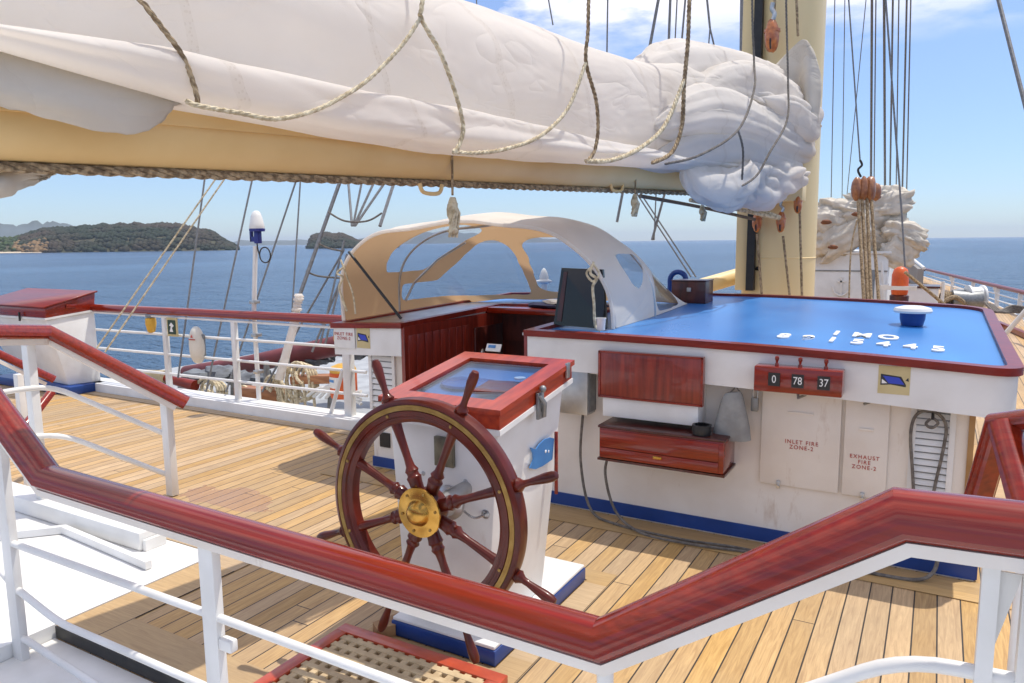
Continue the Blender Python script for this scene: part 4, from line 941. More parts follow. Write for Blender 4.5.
ANG = math.radians(10)
BD = Vector((-math.sin(ANG), -math.cos(ANG), 0)); BN = Vector((math.cos(ANG), -math.sin(ANG), 0))   # along boom aft, and towards camera side
if (CAM-Vector((MX, MY, 2.0))).dot(BN) < 0: BN = -BN
BO = Vector((MX, MY-.35, 0))
def on_boom(s, n, z): return Vector((BO.x, BO.y, z)) + BD*s + BN*n
def bp(px, py, n=0.0):
    """point of the picture on the upright plane along the boom, n metres to the camera side"""
    r = RT*((px-512)/F) - UP*((py-341.5)/F) + FW
    o = Vector((BO.x, BO.y, 0)); t = ((o-CAM).dot(BN)+n)/r.dot(BN); p = CAM+r*t
    return (p-o).dot(BD), p.z
bm_ = thing('boom', on_boom(4, 0, 2.4), 'long cream boom under the furled sail swung out over the port deck', 'boom')
m = MB(); rb_ = .145
m.tube([on_boom(s, 0, 2.645-.025*s) for s in (.35, 1, 3, 5, 7, 9, 11.5)], [.15, rb_, rb_, rb_, rb_, rb_, .15], 32); m.build('spar', CREAMP, bm_)
m = MB(); m.sweep([on_boom(s, .0, 2.672-.025*s) for s in (.5, 3, 6, 9, 11.4)], [(-.155,0),(-.155,.015),(-.13,.22),(.13,.22),(.155,.015),(.155,0)]); m.build('upper_flange', CREAMP, bm_)
m = MB(); m.tube([on_boom(s, .105, 2.80-.025*s) for s in (.6, 3, 6, 9, 11.4)], .022, 10); m.build('jackstay', CREAMP, bm_)
m = MB(); m.tube([on_boom(.0, 0, 2.62), on_boom(.38, 0, 2.62)], .07, 16); m.build('gooseneck_pin', STEEL, bm_)
# outhaul rope along underside with twisted strands
br = thing('boom_rope', on_boom(4, .05, 2.4), 'brown laid rope stretched along the underside of the boom', 'rope')
m = MB()
for ph in (0, 2*PI/3, 4*PI/3):
    m.tube([on_boom(1.3+k*.03, .04+.011*math.cos(ph+k*.8), 2.485-.025*(1.3+k*.03)+.011*math.sin(ph+k*.8)) for k in range(330)], .012, 6)
m.build('strand', ROPE, br)
# sheet under mast: two ropes to blocks
def rope(name, pts, r, mt, label, cat='rope', group=None, n=8, sm=6):
    m = MB(); m.tube(bez(pts, sm) if len(pts) > 2 else pts, r, n); o = m.build(name, mt); tag(o, label, cat, group); return o
rope('guy_rope', [P(690, 200, y=7.6), P(745, 211, y=8.3), P(781, 219, y=8.84)], .022, ROPEW, 'taut pale rope from the boom end to the right hand mast block')
rope('guy_rope', [P(722, 197, y=8.1), P(780, 217, y=8.82)], .02, ROPEW, 'upper pale rope from the boom end to the mast')
rope('guy_rope', [P(640, 196, y=6.6), P(700, 207, y=8.0), P(757, 220, y=8.88)], .018, ROPED, 'grey rope leading from the boom to the left mast block')

rn = .47
def bl(px, py, n=rn): s_, z_ = bp(px, py, n); return on_boom(s_, n, z_)
# furled sail
fs = thing('furled_sail', on_boom(4, 0, 2.8), 'big white mainsail furled along the boom', 'sail')
def lerpk(ks, s):
    if s <= ks[0][0]: return ks[0][1]
    for (a, x), (c, y) in zip(ks, ks[1:]):
        if a <= s <= c:
            t_ = (s-a)/(c-a); return x+(y-x)*t_
    return ks[-1][1]
def keys(pix, n): return sorted(bp(px, py, n) for px, py in pix)
TOPK = keys([(812, 62), (800, 60), (770, 78), (730, 78), (700, 70), (640, 60), (600, 45), (560, 30), (510, 13), (470, 0)], .25)
TOPK = [(a, c+.06) for a, c in TOPK]
TOPK += [(6.2, TOPK[-1][1]+.06), (9, TOPK[-1][1]+.1), (12, TOPK[-1][1]-.1)]
CREK = keys([(800, 172), (760, 165), (720, 160), (680, 158), (600, 145), (480, 118), (342, 90), (170, 52), (0, 33)], .42); CREK += [(12, CREK[-1][1]+.05)]
ROLK = keys([(790, 185), (700, 170), (640, 165), (560, 160), (450, 150), (342, 133), (187, 103), (100, 78), (0, 50)], .36); ROLK += [(12, ROLK[-1][1]+.15)]
def lobe(s0, s1, ns, nk, zlo, zhi, wid, noff, seed, amp0, amp1, name, mt=SAIL, fine=1.0, squash=1.0, wob=.03):
    m = MB(); rings = []
    for i in range(ns+1):
        s = s0+(s1-s0)*(i/ns)
        a = zlo(s); c = zhi(s); zc = (a+c)/2; hh = (c-a)/2
        end = min(1, (i/ns)*9, (1-i/ns)*30+.3) if s0 > -1 else 1
        k_end = math.sqrt(max(.04, 1-(1-min(1, (i/ns)*9))**2))
        if s1 < 11: k_end *= math.sqrt(max(.02, 1-(1-min(1, (1-i/ns)*2.2))**2))
        ring = []
        amp = amp0+(amp1-amp0)*min(1, max(0, (s-1.2)/2.2))
        for k in range(nk):
            ph = 2*PI*k/nk
            x = math.cos(ph); z = math.sin(ph)
            nx = noff(s)+wid(s)*math.copysign(abs(x)**.85, x)*k_end; nz_ = zc+hh*math.copysign(abs(z)**.92, z)*k_end
            wv = noise.noise(Vector((s*.5, math.cos(ph), math.sin(ph)+seed)))
            q = Vector((s*1.0+.5*nz_, nx*1.5-.5*nz_, nz_*1.6+seed))*fine
            f1 = noise.noise(q+Vector((wv, wv*.7, 0))*.8); f2 = noise.noise(Vector((q.x*1.1+q.z*1.7, q.y*3.2, q.z*3.0-q.x*1.6))+Vector((5, wv*1.5, seed)))
            f3 = noise.noise(Vector((q.x*2.2-q.z*1.2, q.y*5.5, q.z*5+q.x*2))+Vector((1, 7, seed)))
            d = amp*(.9*f1 + 1.2*(abs(f2)**.7) - .40 + .22*(abs(f3)**.8))
            d += wob*math.sin(ph*5+s*.9+seed)*(.4+.6*wv)
            ring.append(m.b.verts.new(on_boom(s, nx+d*x, nz_+d*z*.9)))
        rings.append(ring)
    for i in range(ns):
        for k in range(nk): m.b.faces.new((rings[i][k], rings[i][(k+1)%nk], rings[i+1][(k+1)%nk], rings[i+1][k]))
    m.b.faces.new(rings[0][::-1]); m.b.faces.new(rings[-1])
    return m.build(name, mt, fs, sharp=180)
lobe(.12, 12, 420, 120, lambda s: lerpk(CREK, s)-.10, lambda s: lerpk(TOPK, s)-(.01 if s > 1.6 else .01+.14*(1.6-s)), lambda s: .36 if s > 2 else .30+.03*s, lambda s: .02, 1.3, .10, .014, 'main_bundle', fine=.8)
lobe(.35, 2.5, 140, 80, lambda s: lerpk(TOPK, s)-.55, lambda s: lerpk(TOPK, s)+.06, lambda s: .26, lambda s: -.12, 2.7, .10, .08, 'upper_fold', fine=.9)
lobe(-.05, 1.9, 120, 80, lambda s: 3.05+.1*s, lambda s: 3.52-.05*s, lambda s: .22, lambda s: .30, 6.2, .09, .05, 'side_fold', fine=.9)
lobe(.5, 12, 300, 60, lambda s: lerpk(ROLK, s), lambda s: lerpk(CREK, s)+.04, lambda s: .20, lambda s: .26, 5.1, .07, .010, 'lower_roll')
# crumpled foot hanging by the mast
lobe(.12, 2.3, 110, 70, lambda s: bp(720, 204, .3)[1]-.02-(.0 if s < 1.3 else 0)+max(0, 1.0-s)*.28, lambda s: lerpk(CREK, s)+.12, lambda s: .27, lambda s: .22, 8.4, .11, .09, 'crumpled_foot', fine=1.0)
def fold_roll(pix, r0, seed, name='fold_roll', mt=SAIL, flat=.62, amp=.35):
    """a long rolled fold of cloth lying over the bundle: pix = (px, py, n, radius factor)"""
    C_ = bez([bl(px, py, n) for px, py, n, k in pix], 12); K = bez([Vector((k, 0, 0)) for *_, k in pix], 12)
    m = MB(); nk = 40; rings = []
    for i_, p in enumerate(C_):
        d = (C_[min(i_+1, len(C_)-1)]-C_[max(i_-1, 0)]).normalized(); e1 = d.cross(BN).normalized(); e2 = e1.cross(d).normalized()
        u = i_/(len(C_)-1); rr = r0*K[i_].x*math.sqrt(max(.03, 1-(1-min(1, u*6))**2))*math.sqrt(max(.03, 1-(1-min(1, (1-u)*6))**2))
        ring = []
        for k in range(nk):
            a_ = 2*PI*k/nk; c1, s1_ = math.cos(a_), math.sin(a_)
            q = Vector((i_*.045, c1*.9, s1_*.9+seed*3))
            dd = 1+amp*(.7*noise.noise(q)+1.3*abs(noise.noise(Vector((i_*.03+c1*.5, c1*2.0, s1_*2.0+seed))))**.6-.45+.25*abs(noise.noise(q*3.1)))
            ring.append(m.b.verts.new(p+e1*(c1*rr*dd)+e2*(s1_*rr*flat*dd)))
        rings.append(ring)
    for i_ in range(len(rings)-1):
        for k in range(nk): m.b.faces.new((rings[i_][k], rings[i_][(k+1)%nk], rings[i_+1][(k+1)%nk], rings[i_+1][k]))
    m.b.faces.new(rings[0][::-1]); m.b.faces.new(rings[-1]); return m.build(name, mt, fs, sharp=180)
fold_roll([(628, 84, .16, .6), (662, 74, .12, 1), (705, 72, .1, 1.1), (755, 80, .1, 1.0), (792, 96, .12, .8), (808, 112, .15, .5)], .22, 1.0)
fold_roll([(690, 100, .30, .5), (722, 86, .28, 1), (760, 92, .30, 1.1), (795, 112, .30, 1), (816, 136, .28, .6)], .20, 2.3)
fold_roll([(650, 128, .34, .5), (700, 112, .38, 1), (745, 122, .40, 1.1), (785, 142, .36, 1), (812, 152, .30, .7)], .22, 4.1)
fold_roll([(655, 158, .34, .5), (700, 148, .40, .9), (745, 152, .40, 1), (790, 166, .34, .8), (800, 172, .3, .5)], .16, 5.7)
fold_roll([(684, 166, .34, .6), (696, 182, .36, 1.1), (722, 190, .40, 1.3), (742, 180, .42, 1.2), (748, 162, .40, .8)], .14, 7.2, amp=.65)
fold_roll([(748, 190, .30, .5), (764, 182, .34, 1), (780, 172, .36, 1), (796, 158, .34, .6)], .15, 8.8)
# stiff head panel against the mast
def panel(pix, d, name, mt, thick=.02, bulge=.06, parent=fs, fn=None):
    """filled, slightly bulged cloth panel through 4 edge curves: pix is a grid of points"""
    m = MB(); R = [[(fn(px, py, dd) if fn else P(px, py, y=d+dd)) for (px, py, dd) in row] for row in pix]
    n1 = 10
    def cr(a, t_): 
        k = min(int(t_*(len(a)-1)), len(a)-2); f = t_*(len(a)-1)-k
        p0 = a[max(k-1,0)]; p1 = a[k]; p2 = a[k+1]; p3 = a[min(k+2,len(a)-1)]
        return .5*((2*p1)+(-p0+p2)*f+(2*p0-5*p1+4*p2-p3)*f*f+(-p0+3*p1-3*p2+p3)*f**3)
    g = []
    for i in range(25):
        row = [cr(r_, i/24) for r_ in R]
        g.append([cr(row, j/16)+Vector((0,0,1))*.008*noise.noise(Vector((i*.5, j*.5, d))) for j in range(17)])
    vs = [[m.b.verts.new(p) for p in row] for row in g]
    for i in range(24):
        for j in range(16): m.b.faces.new((vs[i][j], vs[i+1][j], vs[i+1][j+1], vs[i][j+1]))
    o = m.build(name, mt, parent, sharp=180)
    md = o.modifiers.new('thickness', 'SOLIDIFY'); md.thickness = thick; return o
panel([[(765, 76, .1), (780, 62, 0), (802, 40, -.05), (812, 50, 0), (819, 72, .05)],
       [(768, 100, 0), (782, 92, -.12), (799, 85, .04), (808, 88, -.08), (820, 92, .05)],
       [(772, 125, .1), (785, 118, -.1), (800, 120, .05), (810, 118, -.1), (815, 128, .05)],
       [(785, 130, .1), (793, 124, 0), (801, 130, .05), (806, 132, 0), (808, 138, .05)]], 8.72, 'head_panel', SAILG)
# flap hanging under the roll at the far left
panel([[(-40, 40, .0), (0, 50, 0), (60, 68, 0), (120, 85, 0), (188, 103, .02)],
       [(-40, 75, -.05), (0, 85, -.05), (60, 98, -.06), (120, 108, -.03), (172, 108, .0)],
       [(-40, 100, 0), (0, 105, 0), (55, 118, .0), (125, 134, .0), (160, 122, .02)]], 0, 'hanging_flap', SAILG, .010, fn=lambda px, py, dd: bl(px, py, .30-dd))
# darker hanging corner of the sail below the boom at the far left edge
panel([[(-60, 160, 0), (-30, 164, 0), (0, 167, 0), (30, 170, 0), (56, 174, 0)],
       [(-60, 180, -.05), (-30, 178, -.04), (0, 182, -.05), (20, 180, 0), (50, 177, 0)],
       [(-60, 205, 0), (-30, 201, 0), (0, 196, 0), (20, 190, 0), (45, 180, 0)]], 0, 'hanging_clew', SAILG, .010, fn=lambda px, py, dd: bl(px, py, -.05-dd))
# lazy lines round the bundle
def lay(pp, r, mt, label, n=rn):
    pts_ = bez([bl(px, py, n if len(q)==0 else q[0]) for px, py, *q in pp], 8)
    m = MB()
    for ph in (0, 2*PI/3, 4*PI/3):
        L_ = []
        for k, p in enumerate(pts_):
            # resample
            L_.append(p)
        out = []; acc = 0
        for k in range(len(L_)-1):
            seg = L_[k+1]-L_[k]; nn = max(1, int(seg.length/.012))
            for j in range(nn):
                p = L_[k]+seg*(j/nn); a_ = ph+acc*60; acc += seg.length/nn
                e1 = seg.normalized().cross(BN).normalized()
                out.append(p+(e1*math.cos(a_)+BN*math.sin(a_))*r*.5)
        out.append(L_[-1]); m.tube(out, r*.62, 6)
    o = m.build('lazy_line', mt); tag(o, label, 'rope', 'lazy lines looped round the furled sail'); return o
lay([(60, -160, .3), (132, -14, .40), (145, 5), (160, 25), (182, 55), (194, 85), (198, 103)], .010, ROPE, 'leftmost lazy line crossing the furled sail', .46)
lay([(186, 101), (200, 106), (240, 113), (275, 119), (310, 112), (340, 98), (370, 78), (402, 45), (421, 17)], .010, ROPEW, 'lazy line swagging from the leftmost line up to the second knot')
lay([(432, -240, .2), (423, -14, .46), (421, 17), (440, 52), (455, 92), (463, 125), (460, 143), (453, 153)], .0115, ROPEW, 'lazy line dropping from the second knot to the hanging toggle')
lay([(455, 152), (475, 153), (505, 149), (540, 136), (568, 108), (586, 62)], .0115, ROPEW, 'lazy line swagging from the toggle up to the third knot')
lay([(596, -240, .2), (589, -14), (588, 30), (586, 62), (596, 100), (598, 130), (594, 152), (586, 162)], .012, ROPE, 'lazy line dropping from the third knot over the sail')
lay([(586, 161), (612, 160), (640, 148), (665, 125), (684, 80)], .016, ROPEW, 'lazy line swagging up to the fourth knot')
lay([(700, -240, .2), (690, -14), (688, 40), (684, 85), (682, 125), (672, 152), (652, 163)], .016, ROPE, 'lazy line dropping from the fourth knot')
lay([(752, -240, .2), (752, -10, .4), (754, 60, .4), (754, 90, .60), (738, 130, .68), (700, 155, .62), (665, 164, .50)], .010, ROPED, 'grey lazy line curving down in front of the crumpled sail end')
lay([(738, 130, .68), (743, 150, .68), (742, 180, .66)], .009, ROPED, 'short grey lazy line branch on the crumpled sail foot')
lay([(784, -240, .2), (786, -10, .4), (788, 80, .5), (787, 120, .62), (770, 152, .66), (757, 175, .64), (742, 186, .60)], .010, ROPED, 'grey lazy line nearest the mast over the sail end')
# toggles hanging
def toggle(px0, py0, px1, py1, n, w, lbl):
    t_ = thing('rope_toggle', bl(px0, py0, n), lbl, 'rope bundle', 'rope bundles hanging under the boom')
    a = bl(px0, py0, n); c = bl(px1, py1, n); L = (c-a)
    m = MB(); m.tube([a, a+L*.5], .007, 8); m.build('line', ROPE, t_)
    m = MB()
    for k in range(5): 
        q = a+L*(.58+.08*k); m.lathe([(w*.5,-.02),(w*(.8+.2*math.sin(k*2.1)),0),(w*.5,.03)], q, (math.sin(k)*.2, .1, 1), 14)
    m.ellipsoid(a+L*.66, w, w, L.length*.12, 12, .4, 2); m.ellipsoid(a+L*.82, w*.7, w*.7, L.length*.15, 12, .4, 3, 4)
    for k in range(3): m.tube([a+L*.55+BN*.0, a+L*.7+BD*(.02*(k-1))+BN*w, a+L*.97+BD*(.03*(k-1))], .009, 6)
    m.build('knot', ROPEW, t_)
toggle(452, 150, 453, 240, .15, .034, 'knotted rope toggle hanging above the hood')
toggle(636, 170, 634, 218, .12, .03, 'rope coil hanging under the boom right of the hood')
toggle(701, 190, 703, 222, .1, .03, 'grey rag of rope hanging under the crumpled sail foot')
for px in (431, 617):
    c = bl(px, 184, .08); m = MB()
    m.tube(bez([c+BD*.09, c+BD*.06+Vector((0,0,-.05)), c-BD*.06+Vector((0,0,-.05)), c-BD*.09], 5), .012, 8)
    tag(m.build('boom_eye', CREAMP), 'small cream eye under the boom %s' % ('left of the knotted toggle' if px < 500 else 'left of the hanging rope coil'), 'eye')

# blocks on the mast
def block(px, py, d, sz, lbl, hook=True, grp='wooden blocks'):
    c = P(px, py, y=d); t_ = thing('wooden_block', c, lbl, 'block', grp)
    m = MB(); m.ellipsoid(c, sz*.52, sz*.6, sz*1.2, 20, .12, 1.5, px); m.lathe([(sz*.50,-sz*.12),(sz*.58,-sz*.1),(sz*.58,sz*.1),(sz*.50,sz*.12)], c+Vector((0,0,sz*.35)), n=20); m.build('shell', BLOCKM, t_)
    m = MB(); m.lathe([(0,-.008),(sz*.62,-.008),(sz*.62,.008),(0,.008)], c+Vector((0,0,-sz*.5)), (1,0,0), 18); m.build('sheave', BLACK, t_)
    m = MB(); m.tube(bez([c+Vector((0,-.01,sz*1.0)), c+Vector((.02,-.01,sz*1.5)), c+Vector((-.01,-.01,sz*1.9)), c+Vector((0,-.01,sz*2.3))], 4), sz*.16, 8); m.build('shackle', STEEL, t_)
    return t_
block(757, 222, 8.90, .10, 'left orange wooden block hanging on the mast below the boom')
block(781, 222, 8.86, .10, 'middle orange wooden block on the mast with a pale rope')
block(798, 204, 8.86, .085, 'small red block right of the others on the mast')
block(772, 36, 8.80, .15, 'large orange block high on the mast above the sail')
for pp, lb in (([(757, 234), (762, 298)], 'left halyard running down the mast from its block'), ([(783, 236), (790, 298)], 'middle halyard running down the mast from its block'), ([(796, 140), (799, 190), (802, 298)], 'right halyard running down the mast past the red block'), ([(776, -40), (774, 26)], 'short halyard above the large orange block'), ([(795, -40), (798, 36)], 'thin halyard to the sail head panel')):
    rope('halyard', [P(px, py, y=8.93) for px, py in pp], .014, ROPE, lb, group='halyards on the mast')
# second boom and gear beyond the locker
gb = MB(); gb.tube([P(700, 287, d=9.2), P(752, 272, d=9.6)], [.10, .10], 14)
tag(gb.build('small_spar', MASTP), 'short cream spar end between roof locker and mast', 'spar')
m = MB(); m.tube([P(757, 190, d=8.9), P(757, 240, d=8.9), P(760, 275, d=8.9)], [.05, .06, .07], 10); m.tube(bez([P(762, 210, d=8.8), P(758, 230, d=8.75), P(766, 255, d=8.8), P(757, 270, d=8.75)], 6), .03, 8)
tag(m.build('mast_cable_bundle', BLACK), 'black cable bundle down the left side of the mast', 'cable')

# ------------------------------------------------------------------ rigging
def stay(name, px1, py1, px2, py2, d1, d2, r, mt, label, group, ext=.0, n=6):
    a = P(px1, py1, d=d1); c = P(px2, py2, d=d2)
    a2 = a+(a-c)*ext
    m = MB(); m.tube([a2, c], r, n); o = m.build(name, mt); tag(o, label, 'rigging', group); return o
ordn = ['first', 'second', 'third', 'fourth', 'fifth', 'sixth', 'seventh', 'eighth', 'ninth', 'tenth', 'eleventh', 'twelfth', 'thirteenth', 'fourteenth']
left = [(212, 184, 94, 352, .020, ROPEW), (221, 184, 105, 352, .020, ROPEW), (204, 184, 178, 378, .021, WIRE), (251, 185, 206, 392, .021, WIRE), (294, 187, 226, 392, .021, WIRE), (300, 187, 287, 392, .018, WIRE)]
nm_l = ['first pale rope from the left behind the port railing', 'second pale rope from the left behind the port railing', 'first grey shroud beyond the port railing from the left', 'second grey shroud, just left of the white antenna pole', 'third grey shroud, crossing behind the antenna pole', 'fourth grey shroud, nearly upright right of the antenna pole']
for (x1, y1, x2, y2, r_, mt), lb in zip(left, nm_l):
    stay('shroud', x1, y1, x2, y2, 9.6, 9.3, r_*.6, mt, lb, 'shrouds on the port side', ext=2.2)
rat = [(337, 190, 298, 300, .032, 'thick shroud with rope hitches left of the hood'), (391, 192, 380, 226, .03, 'thick shroud just above the hood with a rope hitch')]
for x1, y1, x2, y2, r_, lb in rat: stay('shroud', x1, y1, x2, y2, 9.6, 9.3, r_*.8, WIRE, lb, 'shrouds on the port side', ext=2.2)
fan = [(349, 190, 352, 226, 'leftmost'), (360, 191, 353, 226, 'second'), (370, 191, 354, 226, 'third'), (379, 191, 355, 226, 'rightmost')]
for x1, y1, x2, y2, w_ in fan: stay('shroud', x1, y1, x2, y2, 9.7, 9.5, .016, WIRE, w_+' of the four thin lines meeting above the port end of the hood', 'thin lines above the hood', ext=2.0)
low = [(345, 230, 336, 340, 'first'), (342, 262, 322, 380, 'second'), (341, 255, 308, 352, 'third')]
for i, (x1, y1, x2, y2) in enumerate([(337, 262, 262, 392), (342, 250, 320, 345), (345, 262, 325, 345), (348, 262, 312, 352)]):
    stay('shroud', x1, y1, x2, y2, 9.5, 9.3, .014, WIRE, ordn[i]+' thin line from the left slanting down under the port edge of the hood', 'thin lines under the hood edge', ext=.1)
for i, pp in enumerate(([(328, 212), (345, 221), (367, 221), (382, 213)], [(318, 243), (328, 248), (342, 251)], [(306, 271), (318, 276), (340, 278)])):
    rope('ratline', [P(px, py, d=9.45) for px, py in pp], .012, ROPED, ['upper', 'middle', 'lower'][i]+' sagging ratline between the shrouds left of the hood', 'ratline', 'ratlines')
m = MB()
for k in range(9):
    p0 = P(299-k*.6, 296+k*3.4, d=9.25); m.ellipsoid(p0, .06+.015*math.sin(k*2), .06, .03, 10, .3, 3, k)
m.tube([P(296, 318, d=9.25), P(279, 380, d=9.2)], [.05, .055], 10)
tag(m.build('padded_turnbuckle', SAIL), 'white canvas wrapped turnbuckle at the foot of the thick shroud', 'turnbuckle')
# rear stays seen between boom and hood
for i, (x1, y1, x2, y2, r_) in enumerate([(622, 196, 617, 222, .02), (664, 196, 652, 240, .018), (656, 196, 654, 240, .010), (641, 200, 691, 277, .012), (645, 200, 696, 277, .012)]):
    stay('backstay', x1, y1, x2, y2, 11, 11, r_, WIRE, ordn[i]+' line from the left between the boom and the hood top', 'lines between boom and hood', ext=.15)
# lines above the sail left of the mast
top = [(545, -20, 553, 25, .014), (475, -20, 477, 8, .012), (608, -20, 607, 50, .016), (662, -20, 647, 62, .030), (671, -20, 668, 64, .026), (678, -20, 674, 64, .014), (687, -20, 680, 62, .02), (705, -20, 710, 28, .022), (710, 28, 707, 66, .014), (710, 28, 719, 66, .018), (742, -20, 741, 70, .034)]
for i, (x1, y1, x2, y2, r_) in enumerate(top):
    if y2 > 45: x2 += (x2-x1)*.45; y2 += (y2-y1)*.45
    stay('upper_stay', x1, y1, x2, y2, 11.5, 11.5, r_*.8, WIRE, ordn[i]+' rigging line from the left above the furled sail', 'rigging lines above the furled sail', ext=(1.5 if y1 < 0 else 0))
# forest of halyards right of the mast
rt_ = [(835, -10, 831, 206, .016), (845, -10, 842, 200, .014), (848, -10, 860, 160, .026), (867, -10, 846, 205, .014), (872, -10, 871, 180, .040), (876, -10, 874, 190, .020), (884, -10, 885, 190, .040), (885, -10, 902, 218, .034), (893, -10, 890, 190, .030), (899, -10, 896, 200, .020), (907, -10, 902, 205, .030), (911, -10, 906, 222, .022), (902, 218, 905, 268, .03)]
for i, (x1, y1, x2, y2, r_) in enumerate(rt_):
    if y1 < 0 and y2 > 170 and y2 != 218: x2 += (x2-x1)*45/(y2-y1); y2 += 45
    stay('halyard_line', x1, y1, x2, y2, 14, 17.6 if y1 < 0 and y2 > 219 else 14, r_*.6, WIRE, ordn[i]+' upright line from the left in the rigging right of the mast', 'upright rigging lines right of the mast', ext=(1.2 if y1 < 0 else 0))
stay('forestay', 996, -10, 1080, 322, 10, 8.4, .028, WIRE, 'single dark slanting stay at the upper right corner', None, ext=1.0)

TACKM = mat('worn_brown_block', (.40, .17, .07), (.24, .09, .04), .4, coat=.3, scale=16)
# tackle block with falls
tk_ = thing('tackle', P(863, 190, d=12), 'double wooden tackle block hanging with many brown falls right of the mast', 'tackle')
c = P(863.5, 189, d=12)
m = MB()
for k, dx in enumerate((-.11, 0, .11)): m.ellipsoid(c+RT*dx, .085, .12, .19+.012*k, 18, .15, 1.5, k)
m.build('shell', TACKM, tk_)
m = MB(); m.tube(bez([P(860, 160, d=12), P(862, 165, d=12), P(858, 170, d=12), P(861, 177, d=12)], 4), .018, 8); m.build('hook', BLACK, tk_)
for x0, x1 in ((858, 864), (862, 868), (867, 871), (871, 879)):
    m = MB(); m.tube([P(x0, 198, d=12), P(x1, 303, d=11.5)], .026, 8); m.build('fall', ROPE, tk_)
m = MB(); m.tube(bez([P(857, 220, d=11.9), P(851, 250, d=11.8), P(849, 300, d=11.6)], 5), .014, 6); m.build('fall', ROPE, tk_)
c = P(876, 192, d=13); m = MB(); m.ellipsoid(c, .09, .08, .16, 12); tag(m.build('small_block', TACKM), 'small brown block just right of the tackle', 'block')

# ------------------------------------------------------------------ forward deckhouse and starboard side
dh = thing('forward_deckhouse', (-1.6, 18, -1.4), 'white forward deckhouse with an anchor emblem right of the mast', 'deckhouse')
DD = 16.0
def dq(px, py, d=DD): return P(px, py, d=d)
a = dq(800, 252); b2_ = dq(893, 253)
yb = (a.y+b2_.y)/2
m = MB(); m.box(-3.4, -.93, 17.8, 20.6, -1.4, 1.66, bev=.02); m.build('wall', WHITE, dh)
m = MB(); m.box(-3.45, -.88, 17.75, 20.65, 1.661, 1.72, bev=.02); m.build('roof', WHITE, dh)
m = MB(); m.box(-3.4, -.935, 17.786, 17.797, 1.28, 1.31); m.build('seam', GALV, dh)
c = P(841, 286, y=17.78)
m = MB(); m.box(c.x-.02, c.x+.02, 17.76, 17.785, c.z-.22, c.z+.2); m.box(c.x-.09, c.x+.09, 17.76, 17.784, c.z+.08, c.z+.12)
m.tube(bez([c+Vector((-.17,-.01,-.02)), c+Vector((-.12,-.01,-.15)), c+Vector((0,-.01,-.21)), c+Vector((.12,-.01,-.15)), c+Vector((.17,-.01,-.02))], 5), .022, 6); m.build('anchor_emblem', OFFW, dh)
for px in (858,):
    q = P(869, 300, d=15.2); m = MB(); m.tube([(q.x, q.y, 0.2), (q.x, q.y, q.z+.42)], .09, 12); m.tube([(q.x, q.y, q.z+.42), (q.x, q.y, q.z+.62)], .12, 12); m.build('vent_pipe', GALV, dh)
m = MB(); m.tube([P(882, 262, y=17.7), P(884, 306, y=17.7)], .03, 8); m.tube([P(877, 285, y=17.7), P(889, 285, y=17.7)], .03, 8); m.build('side_rail', WHITE, dh)
fb = thing('bundled_sail', dq(858, 230), 'heap of crumpled cream canvas lashed on the forward deckhouse', 'sail')
def heap(parts, name, parent, mt, seed):
    m = MB()
    for k, (px, py, rx, rz, d) in enumerate(parts):
        c = P(px, py, d=d); b3 = bmesh.new(); bmesh.ops.create_icosphere(b3, subdivisions=4, radius=1)
        rr = random.Random(k*7+int(seed)); ang = rr.uniform(-.7, .7); ca, sa = math.cos(ang), math.sin(ang)
        for v in b3.verts:
            p = v.co.copy(); q = Vector((p.x*.9, p.y*2.2, p.z*2.6))+Vector((seed+k*3.1, 0, k))
            kk = 1+.25*noise.noise(q*.7)+.55*abs(noise.noise(q*.9))**.7-.18+.25*abs(noise.noise(q*2.1))
            X = p.x*rx*1.35*kk; Z = p.z*rz*.78*kk
            v.co = c+RT*(X*ca-Z*sa)+FW*(p.y*rx*.6*kk)+Vector((0,0,1))*(X*sa+Z*ca)
        for f in b3.faces: f.smooth = True
        m.merge(b3)
    return m.build(name, mt, parent, sharp=180)
heap([(833, 236, .42, .42, 16.3), (826, 222, .30, .34, 16.2), (846, 212, .45, .28, 16.3), (850, 236, .5, .40, 16.2), (866, 222, .40, .46, 16.2), (884, 208, .42, .34, 16.1), (888, 196, .32, .26, 16.2), (876, 240, .36, .3, 16.2), (893, 222, .2, .35, 16.1), (870, 203, .4, .35, 16.3)], 'canvas_heap', fb, FARC, 2.0)
heap([(905, 234, .32, .34, 15.9), (901, 250, .26, .42, 15.9), (913, 241, .24, .18, 15.8), (893, 256, .22, .26, 15.9)], 'canvas_heap', fb, FARC, 7.0)
lsm = mat('brown_lashing', (.24,.10,.05), (.15,.06,.03), .9, scale=10)
for (px, py) in ((826, 222), (833, 247), (876, 197), (858, 214)):
    m = MB(); m.ellipsoid(P(px, py, d=15.75), .11, .08, .05, 12, .4, 2, px); m.build('lashing', lsm, fb)
# orange lantern
ln_ = thing('orange_lantern', P(899, 300, d=13.5), 'orange signal lantern on a dark base beyond the roof', 'lantern')
c = P(899, 300, d=13.5)
m = MB(); m.lathe([(.0,-.15),(.15,-.15),(.16,.08),(.13,.10),(0,.10)], c, n=16); m.build('base', DARKW, ln_)
m = MB(); m.lathe([(.13,.10),(.14,.16),(.14,.46),(.11,.56),(.05,.60),(0,.61)], c, n=20); m.build('lens', ORANGE, ln_)
m = MB(); m.box(c.x-.30, c.x+.28, c.y-.16, c.y-.1, c.z+.19, c.z+.26); m.build('bracket', OFFW, ln_)
wl = thing('white_locker', P(918, 300, d=14.2), 'white deck locker with dark lid edge right of the lantern', 'locker')
c = P(918, 300, d=14.2); m = MB(); m.box(c.x-.35, c.x+.33, c.y, c.y+.7, -1.4, c.z+.23, bev=.02); m.build('body', OFFW, wl)
